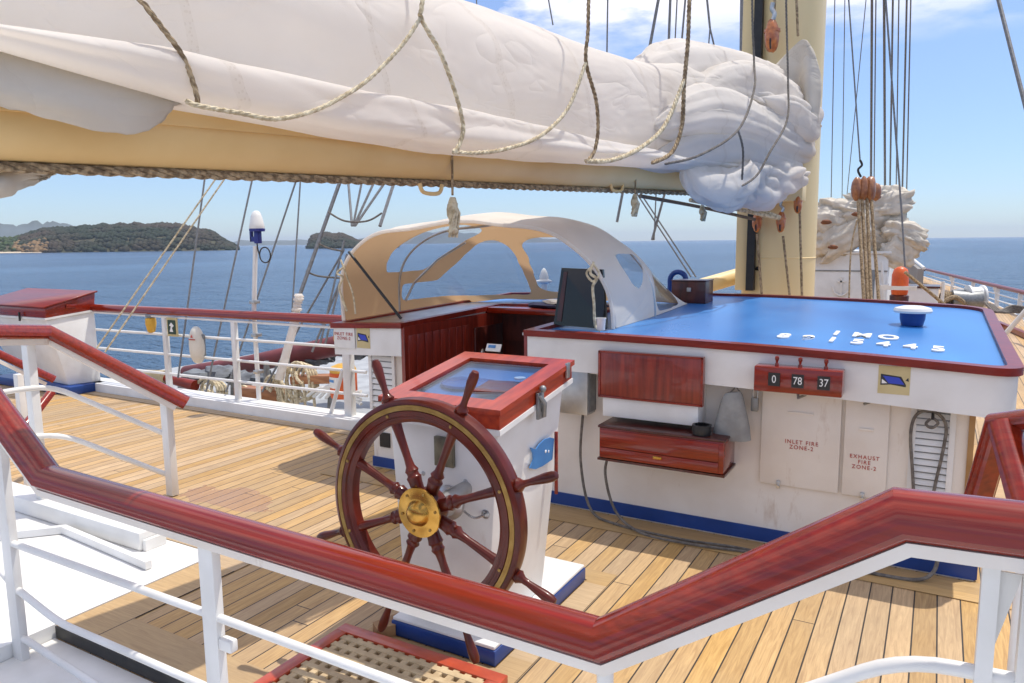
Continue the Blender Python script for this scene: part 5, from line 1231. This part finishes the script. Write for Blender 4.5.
m = MB(); m.box(c.x-.37, c.x+.36, c.y-.02, c.y+.72, c.z+.231, c.z+.265); m.build('lid', DARKW, wl)
m = MB(); m.tube([c+Vector((.40,.02,-.3)), c+Vector((.40,.02,.36))], .03, 8); m.build('post', OFFW, wl)
stay('brown_guy', 905, 272, 945, 305, 13, 13, .03, ROPE, 'brown rope slanting down over the white locker', None)
# far bulwark (grey) and rail
bw = MB()
BWp = [(-2.2, 76), (-1.2, 70), (-.6, 60), (-.9, 50)]
pa_ = [P(898, 240, d=60), P(906, 252, d=58), P(914, 261, d=56), P(924, 269, d=54)]
pb_ = [Vector((p.x, p.y, -1.4)) for p in pa_]
for i in range(3): bw.slab([pa_[i], pa_[i+1], pb_[i+1], pb_[i]], (-.4, 0, 0))
bwo = thing('bow_bulwark', pb_[0], 'grey rising bulwark towards the bow behind the canvas heap', 'bulwark')
bw.build('plating', mat('grey_bulwark', (.30,.29,.28), (.24,.23,.22), .6, scale=.5), bwo)
m = MB(); m.tube([p+Vector((0,0,.05)) for p in pa_], .12, 8); m.build('cap', OFFW, bwo)
sbr = thing('starboard_railing', (2, 35, -1.4), 'white starboard railing with brown cap running forward at the right edge', 'railing')
R0 = [(919, 281, .1), (924.5, 269, 0)]
D0, D1 = 46, 32
def rp_(px, k=0):
    t_ = (px-924.5)/(1024-924.5); y = 269+(292.5-269)*t_
    z = -.4 + (k)*1.0
    c = P(px, y, z=-.4); return Vector((c.x, c.y, -.4+k))
cap = [rp_(px) for px in (925, 950, 975, 1000, 1024, 1060)]
m = MB(); m.tube([Vector((cap[0].x-1.2, cap[0].y-2, -1.35))]+cap, .10, 8); m.build('cap_rail', REDTR, sbr)
for px in (953, 973.5, 998, 1021):
    a = rp_(px); m = MB(); m.box(a.x-.09, a.x+.09, a.y-.09, a.y+.09, -1.4, -.45); m.build('post', OFFW, sbr)
    if px in (953, 998):
        m = MB(); m.slab([a+Vector((-.22,0,-.06)), a+Vector((.1,0,-.06)), a+Vector((.05,0,-.36)), a+Vector((-.1,0,-.36))], (0,.05,0)); m.build('bracket', OFFW, sbr)
for k in (-.38, -.68):
    m = MB(); m.tube([rp_(px, k) for px in (927, 950, 975, 1000, 1030, 1060)], .035, 6); m.build('rail_tube', OFFW, sbr)
# deck gear at starboard
wn_ = thing('mooring_winch', P(955, 300, d=20), 'winch with rope and white drum on the starboard main deck', 'winch')
c = P(975, 297, d=20); m = MB(); m.lathe([(0,-.2),(.32,-.2),(.32,-.15),(.27,-.12),(.27,.12),(.32,.15),(.32,.2),(0,.2)], c, (1,.4,0), 20); m.build('drum', OFFW, wn_)
m = MB(); m.box(c.x-.5, c.x-.25, c.y-.2, c.y+.2, c.z-.35, c.z+.2, bev=.03); m.lathe([(0,0),(.25,0),(.2,.4),(.25,.7),(0,.7)], P(952, 299, d=20), (1,.2,0), 16); m.build('gear_case', GALV, wn_)
m = MB()
for k in range(7): m.lathe([(.17,-.045),(.215,0),(.17,.045)], P(942+k*2.4, 299, d=20.1), (1,.2,0), 14)
m.tube(bez([P(930, 300, d=20), P(940, 303, d=19.8), P(955, 297, d=19.7), P(968, 306, d=19.8)], 5), .06, 8); m.build('rope_turns', ROPE, wn_)
m = MB(); m.tube([P(948, 304, d=19.9), P(950, 309, d=19.9)], .1, 8); m.tube([P(970, 304, d=19.9), P(972, 309, d=19.9)], .1, 8); m.build('foot', BLACK, wn_)
rc = MB()
for k in range(4): rc.tube(bez([P(984+k*3, 302+k, d=17), P(996+k*2, 312, d=16.6), P(1012, 306+k*2, d=16.8), P(1030, 309+k, d=16.6)], 6), .03, 6)
tag(rc.build('loose_ropes', ROPED), 'loose grey ropes lying by the starboard rail', 'rope')
dv = thing('davit_frame', P(1010, 330, d=14), 'white slanting tubular frame on the starboard deck edge', 'frame')
m = MB(); m.tube([P(1028, 308, d=14), P(1000, 340, z=.02)], .045, 8); m.build('leg', OFFW, dv)
m = MB(); m.tube([P(1028, 308, d=14), P(1040, 352, z=.02)], .04, 8); m.build('leg', OFFW, dv)
kb = MB(); kb.sweep([(.80, 20, .05), (1.25, 19.9, .05), (2.15, 14, .05), (2.25, 8, .05)], bar(.05, .1, -.04)); tag(kb.build('deck_waterway', REDTR), kind='structure')

# ------------------------------------------------------------------ binnacle pedestal
bn_ = thing('binnacle', (-2.02, 3.25, 0), 'white binnacle pedestal with a red framed glass lid behind the ship wheel', 'binnacle')
m = MB(); m.box(-2.33, -1.71, 2.78, 3.82, .008, .085, bev=.004); m.build('plinth_edge', BLUE, bn_)
m = MB(); m.box(-2.325, -1.715, 2.785, 3.815, .086, .105, bev=.006); m.build('plinth', WHITE, bn_)
m = MB(); m.hexa([(-2.28,2.84,.106),(-1.79,2.84,.106),(-1.79,3.42,.106),(-2.28,3.42,.106)], [(-2.33,2.82,1.145),(-1.70,2.82,1.145),(-1.70,3.50,1.235),(-2.33,3.50,1.235)]); m.bevel(.012, 2); bd = m.build('body', WHITE, bn_)
def lid_z(y, dz=0): return 1.163+.15*(y-2.78)+dz
def lidbox(m, x0, x1, y0, y1, a, c): m.hexa([(x0,y0,lid_z(y0,a)),(x1,y0,lid_z(y0,a)),(x1,y1,lid_z(y1,a)),(x0,y1,lid_z(y1,a))], [(x0,y0,lid_z(y0,c)),(x1,y0,lid_z(y0,c)),(x1,y1,lid_z(y1,c)),(x0,y1,lid_z(y1,c))])
X0, X1, Ya, Yb = -2.34, -1.665, 2.775, 3.53
m = MB(); lidbox(m, X0-.005, X1+.005, Ya-.005, Yb+.005, -.025, .0); m.build('ledge', WHITE, bn_)
m = MB()
for (x0, x1, y0, y1) in ((X0, X1, Ya, Ya+.03), (X0, X1, Yb-.03, Yb), (X0, X0+.03, Ya+.03, Yb-.03), (X1-.03, X1, Ya+.03, Yb-.03)): lidbox(m, x0, x1, y0, y1, .001, .070)
m.build('lid_box', MAHOGY, bn_)
m = MB()
for (x0, x1, y0, y1) in ((X0-.012, X1+.012, Ya-.012, Ya+.10), (X0-.012, X1+.012, Yb-.09, Yb+.012), (X0-.012, X0+.09, Ya+.10, Yb-.09), (X1-.09, X1+.012, Ya+.10, Yb-.09)): lidbox(m, x0, x1, y0, y1, .071, .097)
fr2 = m.build('lid_frame', MAHOGY, bn_)
m = MB(); lidbox(m, X0+.085, X1-.085, Ya+.095, Yb-.085, .080, .086); m.build('lid_glass', clear_mat('lid_glass', (.80,.88,.97), gloss=.16, haze=.0), bn_)
m = MB(); lidbox(m, X0+.032, X1-.032, Ya+.032, Yb-.032, .03, .045); m.build('chart_bed', principled('sky_reflection_blue', (.10,.22,.42), .3)[0], bn_)  # bed painted light blue in place of sky reflected in the lid glass
m = MB(); m.lathe([(0,0),(.15,0),(.15,.012),(.13,.018),(0,.020)], (-2.1, 3.2, lid_z(3.15, .046)), n=30); m.build('compass', principled('compass_blue', (.02,.10,.30), .25)[0], bn_)
m = MB(); m.box(-1.98, -1.78, 3.0, 3.28, lid_z(3.14,.05), lid_z(3.14,.066), rot=Matrix.Rotation(.25, 3, 'Z')); m.build('wooden_tray', MAHOG, bn_)
m = MB(); m.lathe([(0,0),(.03,0),(.03,.01),(0,.012)], (-1.83, 3.26, lid_z(3.26,.066)), n=16); m.build('lens_cap', OFFW, bn_)
# lid latch, emblem, plates
m = MB(); c = Vector((-1.655, 3.14, 1.20)); m.box(c.x-.004, c.x+.012, c.y-.03, c.y+.03, c.z-.06, c.z+.07, bev=.003); m.tube([c+Vector((.012,-.02,.06)), c+Vector((.03,0,.02)), c+Vector((.015,.02,-.05))], .012, 8); m.ellipsoid(c+Vector((.02,0,.09)), .018, .018, .018, 10); m.build('latch', GALV, bn_)
m = MB(); m.box(-1.66, -1.648, 3.44, 3.48, 1.29, 1.37, bev=.002); m.build('hinge', STEEL, bn_)
# fish shaped pennant on a short wooden staff, starboard face
def sx(y, z): return -1.79+.09*(z-.106)/1.04+.004
def bx_(px, py):
    # point on starboard face
    p = P(px, py, x=-1.72)
    return Vector((sx(p.y, p.z)+.004, p.y, p.z))
fl = [(551,438),(547,437),(541,439),(536,444),(533,449),(527,447),(530,453),(531,459),(528,468),(534,469),(541,466),(547,462),(551,459)]
pf = [bx_(*q) for q in fl]
m = MB(); m.slab(pf, (.006, 0, 0)); em = m.build('fish_emblem', FISHB, bn_)
m = MB(); a = bx_(552, 431); c = bx_(552.5, 493); m.box(a.x, a.x+.016, a.y-.008, a.y+.008, c.z, a.z, bev=.003); m.build('emblem_staff', MAHOG, bn_)
m = MB(); e = bx_(543, 451); m.ellipsoid(e+Vector((.007,0,0)), .003, .009, .009, 10); e = bx_(546, 451); m.ellipsoid(e+Vector((.007,0,0)), .003, .006, .008, 10); m.build('emblem_eye', INKW, em)
# aft face fittings
m = MB(); c = P(445, 451, y=2.815); m.box(c.x-.055, c.x+.055, 2.800, 2.822, c.z-.075, c.z+.07, bev=.004); m.build('brass_plate', mat('tarnished_plate', (.22,.20,.14), (.12,.11,.08), .35, metal=.7, scale=12), bn_)
m = MB(); c = P(450, 502, y=2.83); m.lathe([(.0,-.0),(.085,0),(.085,.02),(.06,.035),(.045,.10)], (c.x, 2.83, c.z), (0,-1,0), 24); m.build('bearing_flange', STEEL, bn_)
for px, py in ((486, 514), (424, 473), (466, 481)):
    c = P(px, py, y=2.83); m = MB(); m.lathe([(0,0),(.022 if px > 480 else .012,0),(.022 if px > 480 else .012,.012),(0,.02)], (c.x, 2.835, c.z), (0,-1,0), 12); m.build('bolt', STEEL, bn_)
m = MB(); pts_ = bez([P(464, 511, y=2.78), P(470, 516, y=2.78), P(476, 518, y=2.79), P(484, 515, y=2.80)], 4)
for k in range(0, len(pts_)-1): m.tube([pts_[k], pts_[k]+(pts_[k+1]-pts_[k])*.75], .006, 6)
m.build('chain', STEEL, bn_)
# ------------------------------------------------------------------ ship wheel
WC = Vector((-1.885, 2.50, .845))
wl_ = thing('ship_wheel', (WC.x, WC.y, WC.z-.66), 'eight spoked varnished ship wheel with brass hub', 'steering wheel')
AX = Vector((0, -1, 0))
ro, ri = .495, .395
m = MB(); m.lathe([(ro,-.03),(ro+.004,-.01),(ro+.004,.01),(ro,.03),(.485,.038),(.474,.040),(.472,.034),(.447,.034),(.445,.040),(.425,.040),(.421,.033),(.41,.033),(ri,.024),(ri-.003,0),(ri,-.024),(.42,-.033),(.47,-.036),(ro,-.03)], WC, AX, 128); m.build('rim', MAHOGD, wl_, sharp=30)
m = MB(); m.lathe([(.471,.033),(.471,.039),(.449,.039),(.449,.033)], WC, AX, 128); m.build('brass_ring', BRASSR, wl_)
hubm = MB(); hubm.lathe([(0,-.06),(.085,-.06),(.095,-.03),(.095,.03),(.09,.036)], WC, AX, 40); hubm.build('hub', MAHOGD, wl_)
m = MB(); m.lathe([(.108,.036),(.112,.040),(.110,.046),(.075,.048),(.065,.052),(.058,.052),(.052,.060),(.045,.075),(.028,.086),(0,.09)], WC, AX, 48); hp = m.build('hub_plate', BRASS, wl_, sharp=50)
for k in range(6):
    a_ = k*PI/3+.2; m = MB(); m.lathe([(0,0),(.007,0),(.006,.004),(0,.005)], WC+Vector((.09*math.cos(a_), -.047, .09*math.sin(a_))), AX, 10); m.build('screw', BRASSR, hp)
SP = [(.028,.085),(.030,.13),(.034,.15),(.026,.158),(.026,.17),(.031,.18),(.020,.20),(.017,.24),(.019,.31),(.021,.36),(.024,.40)]
HP_ = [(.024,.492),(.026,.50),(.030,.512),(.022,.522),(.015,.535),(.014,.56),(.018,.60),(.022,.64),(.0215,.67),(.015,.69),(0,.695)]
for k in range(8):
    a_ = math.radians(21.5+45*k); d_ = Vector((math.cos(a_), 0, math.sin(a_)))
    m = MB(); m.lathe(SP, WC, d_, 20); m.build('spoke', MAHOGD, wl_, sharp=45)
    m = MB(); m.lathe(HP_, WC, d_, 20); m.build('handle', MAHOGD, wl_, sharp=45)
    m = MB(); m.lathe([(0,0),(.008,0),(.007,.004),(0,.005)], WC+d_*.436+Vector((0,-.040,0)), AX, 10); m.build('rim_screw', BRASSR, wl_)
m = MB(); m.tube([WC+Vector((0,.06,0)), WC+Vector((-.0,.34,0))], .035, 16); m.build('shaft', STEEL, wl_)

# ------------------------------------------------------------------ grating
gr = thing('deck_grating', (-2.05, 2.3, 0), 'teak grating with red frame on the deck before the wheel', 'grating')
gx0, gx1, gy0, gy1 = -2.55, -1.58, 1.95, 2.68
m = MB()
for bxx in ((gx0, gx1, gy1-.07, gy1), (gx0, gx1, gy0, gy0+.07), (gx0, gx0+.07, gy0+.07, gy1-.07), (gx1-.07, gx1, gy0+.07, gy1-.07)): m.box(*bxx, .008, .062, bev=.004)
m.build('frame', mat('orange_varnish', (.52, .07, .02), (.34, .04, .014), .35, coat=.5, scale=8), gr)
cl = mat('grating_teak', (.60, .46, .27), (.44, .32, .18), .7, scale=14)
m = MB(); n_ = 13
for k in range(n_):
    x = gx0+.07+(gx1-gx0-.14)*(k+.5)/n_; m.box(x-.017, x+.017, gy0+.07, gy1-.07, .010, .055, bev=.002)
m.build('slat', cl, gr)
m = MB(); n_ = 9
for k in range(n_):
    y = gy0+.07+(gy1-gy0-.14)*(k+.5)/n_; m.box(gx0+.07, gx1-.07, y-.017, y+.017, .020, .0575, bev=.002)
m.build('cross_slat', cl, gr)
st_ = MB(); st_.lathe([(0,0),(.0,.0)], (0,0,-5)) if False else None
wd = MB(); wd.slab([(-2.36, 2.70, .009), (-2.30, 2.775, .009), (-2.36, 2.90, .009), (-2.42, 2.74, .009)], (0,0,.06)); tag(wd.build('deck_chock', mat('bare_wood', (.40,.24,.11), (.30,.17,.08), .6, scale=9)), 'brown wooden chock at the port corner of the binnacle plinth', 'chock')

# ------------------------------------------------------------------ port wing cabinet
cb_ = thing('wing_console', (-10.8, 5.75, 0), 'white console with a red hinged lid on the port wing at left edge', 'console')
m = MB(); m.box(-12.0, -10.05, 5.52, 6.02, .008, .12, bev=.006); m.build('base', BLUE, cb_)
m = MB(); m.hexa([(-11.7,5.72,.121),(-10.22,5.60,.121),(-10.12,6.0,.121),(-11.7,6.0,.121)], [(-12.0,5.42,1.03),(-10.28,5.42,1.03),(-10.22,6.05,1.10),(-12.0,6.05,1.10)]); m.bevel(.015, 2); m.build('body', WHITE, cb_)
m = MB(); m.hexa([(-12.02,5.40,1.03),(-10.26,5.40,1.03),(-10.20,6.07,1.10),(-12.02,6.07,1.10)], [(-12.02,5.40,1.055),(-10.26,5.40,1.055),(-10.20,6.07,1.125),(-12.02,6.07,1.125)]); m.build('ledge', WHITE, cb_)
m = MB(); m.hexa([(-12.0,5.42,1.056),(-10.28,5.42,1.056),(-10.22,6.05,1.126),(-12.0,6.05,1.126)], [(-12.0,5.42,1.19),(-10.28,5.42,1.19),(-10.25,6.10,1.36),(-12.0,6.10,1.36)]); m.bevel(.01, 2); m.build('lid', MAHOG, cb_)
m = MB(); m.hexa([(-12.03,5.39,1.191),(-10.25,5.39,1.191),(-10.22,6.12,1.362),(-12.03,6.12,1.362)], [(-12.03,5.39,1.212),(-10.25,5.39,1.212),(-10.22,6.12,1.383),(-12.03,6.12,1.383)]); m.bevel(.005, 1); m.build('lid_top', REDTR, cb_)
m = MB(); m.box(-10.26, -10.235, 5.68, 5.82, 1.17, 1.22, bev=.004); m.build('latch', MAHOG, cb_)
m = MB(); c = P(21, 316, y=5.40); m.tube([(c.x, 5.38, 1.0), (c.x, 5.38, 1.12)], .015, 6); m.build('catch', BLACK, cb_)

# ------------------------------------------------------------------ things on the poop railing
sg = thing('exit_sign', P(173, 327, y=6.0), 'small dark green pictogram sign on the far railing', 'sign')
c = P(173, 327, y=6.0); m = MB(); m.box(c.x-.10, c.x+.10, 5.985, 6.0, c.z-.12, c.z+.12); m.build('plate', STICK, sg)
m = MB(); m.box(c.x-.075, c.x+.075, 5.978, 5.984, c.z-.09, c.z+.09); m.build('field', principled('dark_green', (.02,.05,.03), .5)[0], sg)
m = MB(); m.slab([(c.x-.04,5.976,c.z-.06),(c.x-.01,5.976,c.z+.01),(c.x-.045,5.976,c.z+.02),(c.x,5.976,c.z+.06),(c.x+.05,5.976,c.z+.02),(c.x+.01,5.976,c.z-.01),(c.x+.03,5.976,c.z-.06)], (0,.001,0)); m.build('pictogram', INKW, sg)
yl = thing('rail_lamp', P(151, 323, y=6.05), 'small amber lamp hanging under the far varnished rail', 'lamp')
c = P(151, 325, y=6.05); m = MB(); m.lathe([(.03,.10),(.065,.09),(.07,.02),(.05,-.08),(.03,-.10),(0,-.10)], c, n=16); m.build('lens', YELLOW, yl)
m = MB(); m.box(c.x-.05, c.x+.05, c.y-.04, c.y+.04, c.z+.10, c.z+.13); m.build('bracket', GALV, yl)
yl2 = thing('rail_lamp', P(342, 336, y=6.05), 'amber lamp at the inboard end of the far railing', 'lamp')
c = P(340, 338, y=6.0); m = MB(); m.lathe([(.03,.10),(.065,.09),(.07,.0),(.05,-.12),(0,-.12)], c, n=16); m.build('lens', YELLOW, yl2)
m = MB(); m.box(c.x-.05, c.x+.05, c.y-.04, c.y+.04, c.z+.10, c.z+.13); m.build('bracket', GALV, yl2)
fd = thing('rescue_float', P(197, 345, y=6.0), 'cream rescue float case hanging on the far railing', 'float')
c = P(197, 345, y=5.98); m = MB()
b3 = bmesh.new(); bmesh.ops.create_uvsphere(b3, u_segments=20, v_segments=16, radius=1)
for v in b3.verts:
    p = v.co; k = .72 if p.z > .55 else 1
    v.co = Vector((c.x+math.copysign(abs(p.x)**.7, p.x)*.115*(1-.22*max(0,p.z)), c.y+p.y*.07, c.z+math.copysign(abs(p.z)**.75, p.z)*.235))
for f in b3.faces: f.smooth = True
m.merge(b3); m.build('case', FENDER, fd, sharp=180)
m = MB(); m.slab([(c.x-.02,c.y-.075,c.z+.10),(c.x+.02,c.y-.075,c.z+.10),(c.x,c.y-.075,c.z+.14)], (0,.004,0)); m.box(c.x-.06, c.x+.06, c.y-.074, c.y-.068, c.z+.07, c.z+.082); m.build('marking', REDINK, fd)
m = MB(); m.box(c.x+.07, c.x+.105, c.y+.0, c.y+.05, c.z-.14, c.z+.14, bev=.01); m.build('bracket', GALV, fd)
# antenna pole
ap = thing('antenna_pole', P(259, 410, y=6.15), 'white pole with a white domed antenna on a blue holder', 'antenna')
zb = .1; x_ = P(259, 400, y=6.15).x
m = MB(); m.tube([(x_, 6.15, .1), (x_-.0, 6.15, 1.2), (P(255.5, 246, y=6.15).x, 6.15, P(255.5, 246, y=6.15).z)], .028, 12); m.build('pole', WHITE, ap)
for zz_ in (.45, .9, 1.3):
    m = MB(); m.box(x_-.02, x_+.06, 6.10, 6.2, zz_, zz_+.04, bev=.004); m.build('clip', STEEL, ap)
c = P(257, 228, y=6.15)
m = MB(); m.lathe([(.085,0),(.09,.015),(.082,.06),(.065,.14),(.045,.19),(.02,.21),(0,.212)], c+Vector((0,0,-.01)), n=24); m.build('dome', OFFW, ap)
m = MB(); m.lathe([(0,-.03),(.088,-.03),(.092,-.0),(.085,.004)], c+Vector((0,0,-.01)), n=24); m.box(c.x-.03, c.x+.04, c.y-.03, c.y+.03, c.z-.18, c.z-.03, bev=.005); m.box(c.x-.11, c.x-.03, c.y-.02, c.y+.02, c.z-.16, c.z-.10, bev=.004); m.box(c.x-.11, c.x-.09, c.y-.02, c.y+.02, c.z-.16, c.z-.04); m.build('holder', principled('deep_blue_plastic', (.02,.03,.22), .4)[0], ap)
m = MB(); c2 = P(265, 255, y=6.15); m.tube([c2+Vector((.075*math.cos(a_)*1.2, 0, .09*math.sin(a_))) for a_ in [2*PI*k/24 for k in range(25)]], .008, 6, cap=False); m.tube(bez([P(257, 243, y=6.15), P(258, 250, y=6.15), c2+Vector((-.09,0,0))], 4), .008, 6); m.build('cable_loop', BLACK, ap)

# ------------------------------------------------------------------ gear beyond the railing
def coil(px, py, w, h, lbl, n=9, d=6.55, hang=0):
    c = P(px, py, y=d); t_ = thing('rope_coil', c, lbl, 'rope coil', 'rope coils hung outside the railing')
    m = MB(); rr = random.Random(int(px))
    n = max(3, int(n*.6))
    for k in range(n):
        ww = w*(1-.45*k/n)*rr.uniform(.9, 1.08); hh = h*(1-.25*k/n)*rr.uniform(.92, 1.1); ox = (k-n/2)*w*.22
        m.tube([c+Vector((ox+ww*math.cos(a_), (k-n/2)*.022, -h*.1+hh*math.sin(a_))) for a_ in [2*PI*q/28 for q in range(29)]], .021, 8, cap=False)
    for k in range(hang):
        x = c.x-w*.8+1.6*w*k/max(1, hang-1)
        m.tube([Vector((x, c.y-.05, c.z)), Vector((x+.02, c.y-.05, c.z-h*1.5))], .018, 7)
    m.build('turns', ROPEW, t_)
    m = MB(); m.tube(bez([c+Vector((-.04,-.12,h*.5)), c+Vector((0,-.15,h*.2)), c+Vector((.05,-.12,-.1*h))], 4), .02, 7); m.build('lashing', ROPEW, t_)
coil(215, 389, .24, .14, 'rope coil lying flat, leftmost outside the railing', 8)
coil(276, 388, .13, .18, 'narrow rope coil just right of the antenna pole', 5, hang=2)
coil(291, 384, .17, .22, 'middle hanging rope coil outside the railing', 6, hang=4)
coil(306, 380, .20, .24, 'large hanging rope coil left of the orange canister', 8, hang=3)
coil(248, 396, .10, .14, 'small rope coil just left of the railing post', 4, hang=2)
cn = thing('orange_canister', P(338, 393, y=6.5), 'orange rescue canister with a yellow lid and white label', 'canister')
c = P(344, 392, y=6.5); c.z = .19
m = MB(); m.lathe([(0,0),(.15,0),(.16,.03),(.16,.30),(.15,.31)], c, n=28); m.build('body', ORANGE, cn)
m = MB(); m.lathe([(.155,.305),(.16,.32),(.14,.37),(.07,.40),(0,.405)], c, n=28); m.build('lid', YELLOW, cn)
m = MB(); m.lathe([(.163,.13),(.163,.26)], c, n=16, a0=-PI*.85, a1=-PI*.35); lb_ = m.build('label', OFFW, cn)
m = MB(); m.lathe([(.165,.20),(.165,.23)], c, n=12, a0=-PI*.78, a1=-PI*.5); m.build('label_print', FISHB, lb_)
sp_ = thing('stowed_spar', P(270, 370, d=10.6), 'red brown stowed spar lying outside the port railing', 'spar')
m = MB(); m.tube([P(186, 372, d=12.0), P(250, 364, d=11), P(345, 344, d=10.0), P(398, 335, d=9.4)], [.10, .13, .14, .14], 16); m.build('spar_body', mat('red_brown_paint', (.20,.03,.03), (.13,.02,.02), .5, scale=3), sp_)
for px, py, mt in ((200, 376, TARP), (222, 372, TARP), (243, 378, TARP), (318, 358, TARP), (352, 352, TARP), (370, 348, BAGM), (385, 352, TARP), (300, 366, BAGM), (262, 378, TARP)):
    m = MB(); m.ellipsoid(P(px, py, d=10.5), .28, .2, .09, 16, .6, 2.2, px); m.build('cover_fold', mt, sp_)
pw = thing('wooden_plank_stack', P(245, 398, y=6.6), 'short varnished planks lying behind the rope coils', 'planks')
m = MB(); m.box(-7.9, -7.2, 6.45, 6.65, .02, .16, bev=.01, rot=Matrix.Rotation(.12, 3, 'Z')); m.build('plank', mat('varnished_plank', (.42,.17,.06), (.30,.11,.04), .4, scale=4, stretch=(1,8,8)), pw)
m = MB(); m.box(-6.95, -6.2, 6.5, 6.7, .30, .40, bev=.01, rot=Matrix.Rotation(-.1, 3, 'Y')); m.build('plank', mat('varnished_plank2', (.45,.20,.08), (.30,.11,.04), .4, scale=4, stretch=(1,8,8)), pw)
bt = thing('canvas_roll', P(112, 385, y=6.6), 'small tan canvas roll outside the left end of the railing', 'roll')
m = MB(); m.tube([(-9.75, 6.4, .16), (-9.25, 6.4, .18)], [.09, .10], 14); m.build('cloth', BAGM if False else mat('tan_canvas', (.45,.36,.22), (.36,.28,.16), .8, scale=6), bt)
m = MB(); m.tube([(-9.3, 6.4, .17), (-8.7, 6.45, .1)], [.05, .08], 10); m.build('end', REDTR, bt)
hs_ = MB()
for k in range(4):
    hs_.tube(bez([(-6.6+.1*k, 6.45, .16), (-6.3+.1*k, 6.4, .30+.03*k), (-6.0, 6.45, .24), (-5.7, 6.4, .16+.05*k)], 5), .02, 7)
tag(hs_.build('white_hose', OFFW), 'white hose loops below the orange canister', 'hose')
for k, (px, py) in enumerate(((180, 390), (233, 382), (266, 372), (330, 400), (375, 372))):
    c = P(px, py, y=6.9); bb = thing('turnbuckle', c, ['leftmost', 'second', 'third', 'fourth', 'rightmost'][k]+' grey turnbuckle at the shroud feet outside the railing', 'turnbuckle', 'turnbuckles at the shroud feet')
    m = MB(); m.tube([c+Vector((0,0,-.25)), c+Vector((.02,0,.15))], [.05, .035], 10); m.build('body', GALV, bb)
    m = MB(); m.tube([c+Vector((0,0,-.35)), c+Vector((0,0,-.2))], .07, 8); m.build('foot', BLACK, bb)

# ------------------------------------------------------------------ air
hz = MB(); hz.box(-14000, 14000, -14000, 14000, SEAZ-1, 160)
hm = bpy.data.materials.new('air'); hm.use_nodes = True; t = hm.node_tree; t.nodes.clear()
o_ = N(t, 'ShaderNodeOutputMaterial'); pv = N(t, 'ShaderNodeVolumePrincipled'); pv.inputs['Color'].default_value = (.72, .84, 1, 1)
pv.inputs['Density'].default_value = 8e-5; pv.inputs['Anisotropy'].default_value = .1
t.links.new(pv.outputs[0], o_.inputs['Volume'])
tag(hz.build('haze', hm), 'thin bluish sea haze', 'haze', kind='stuff')
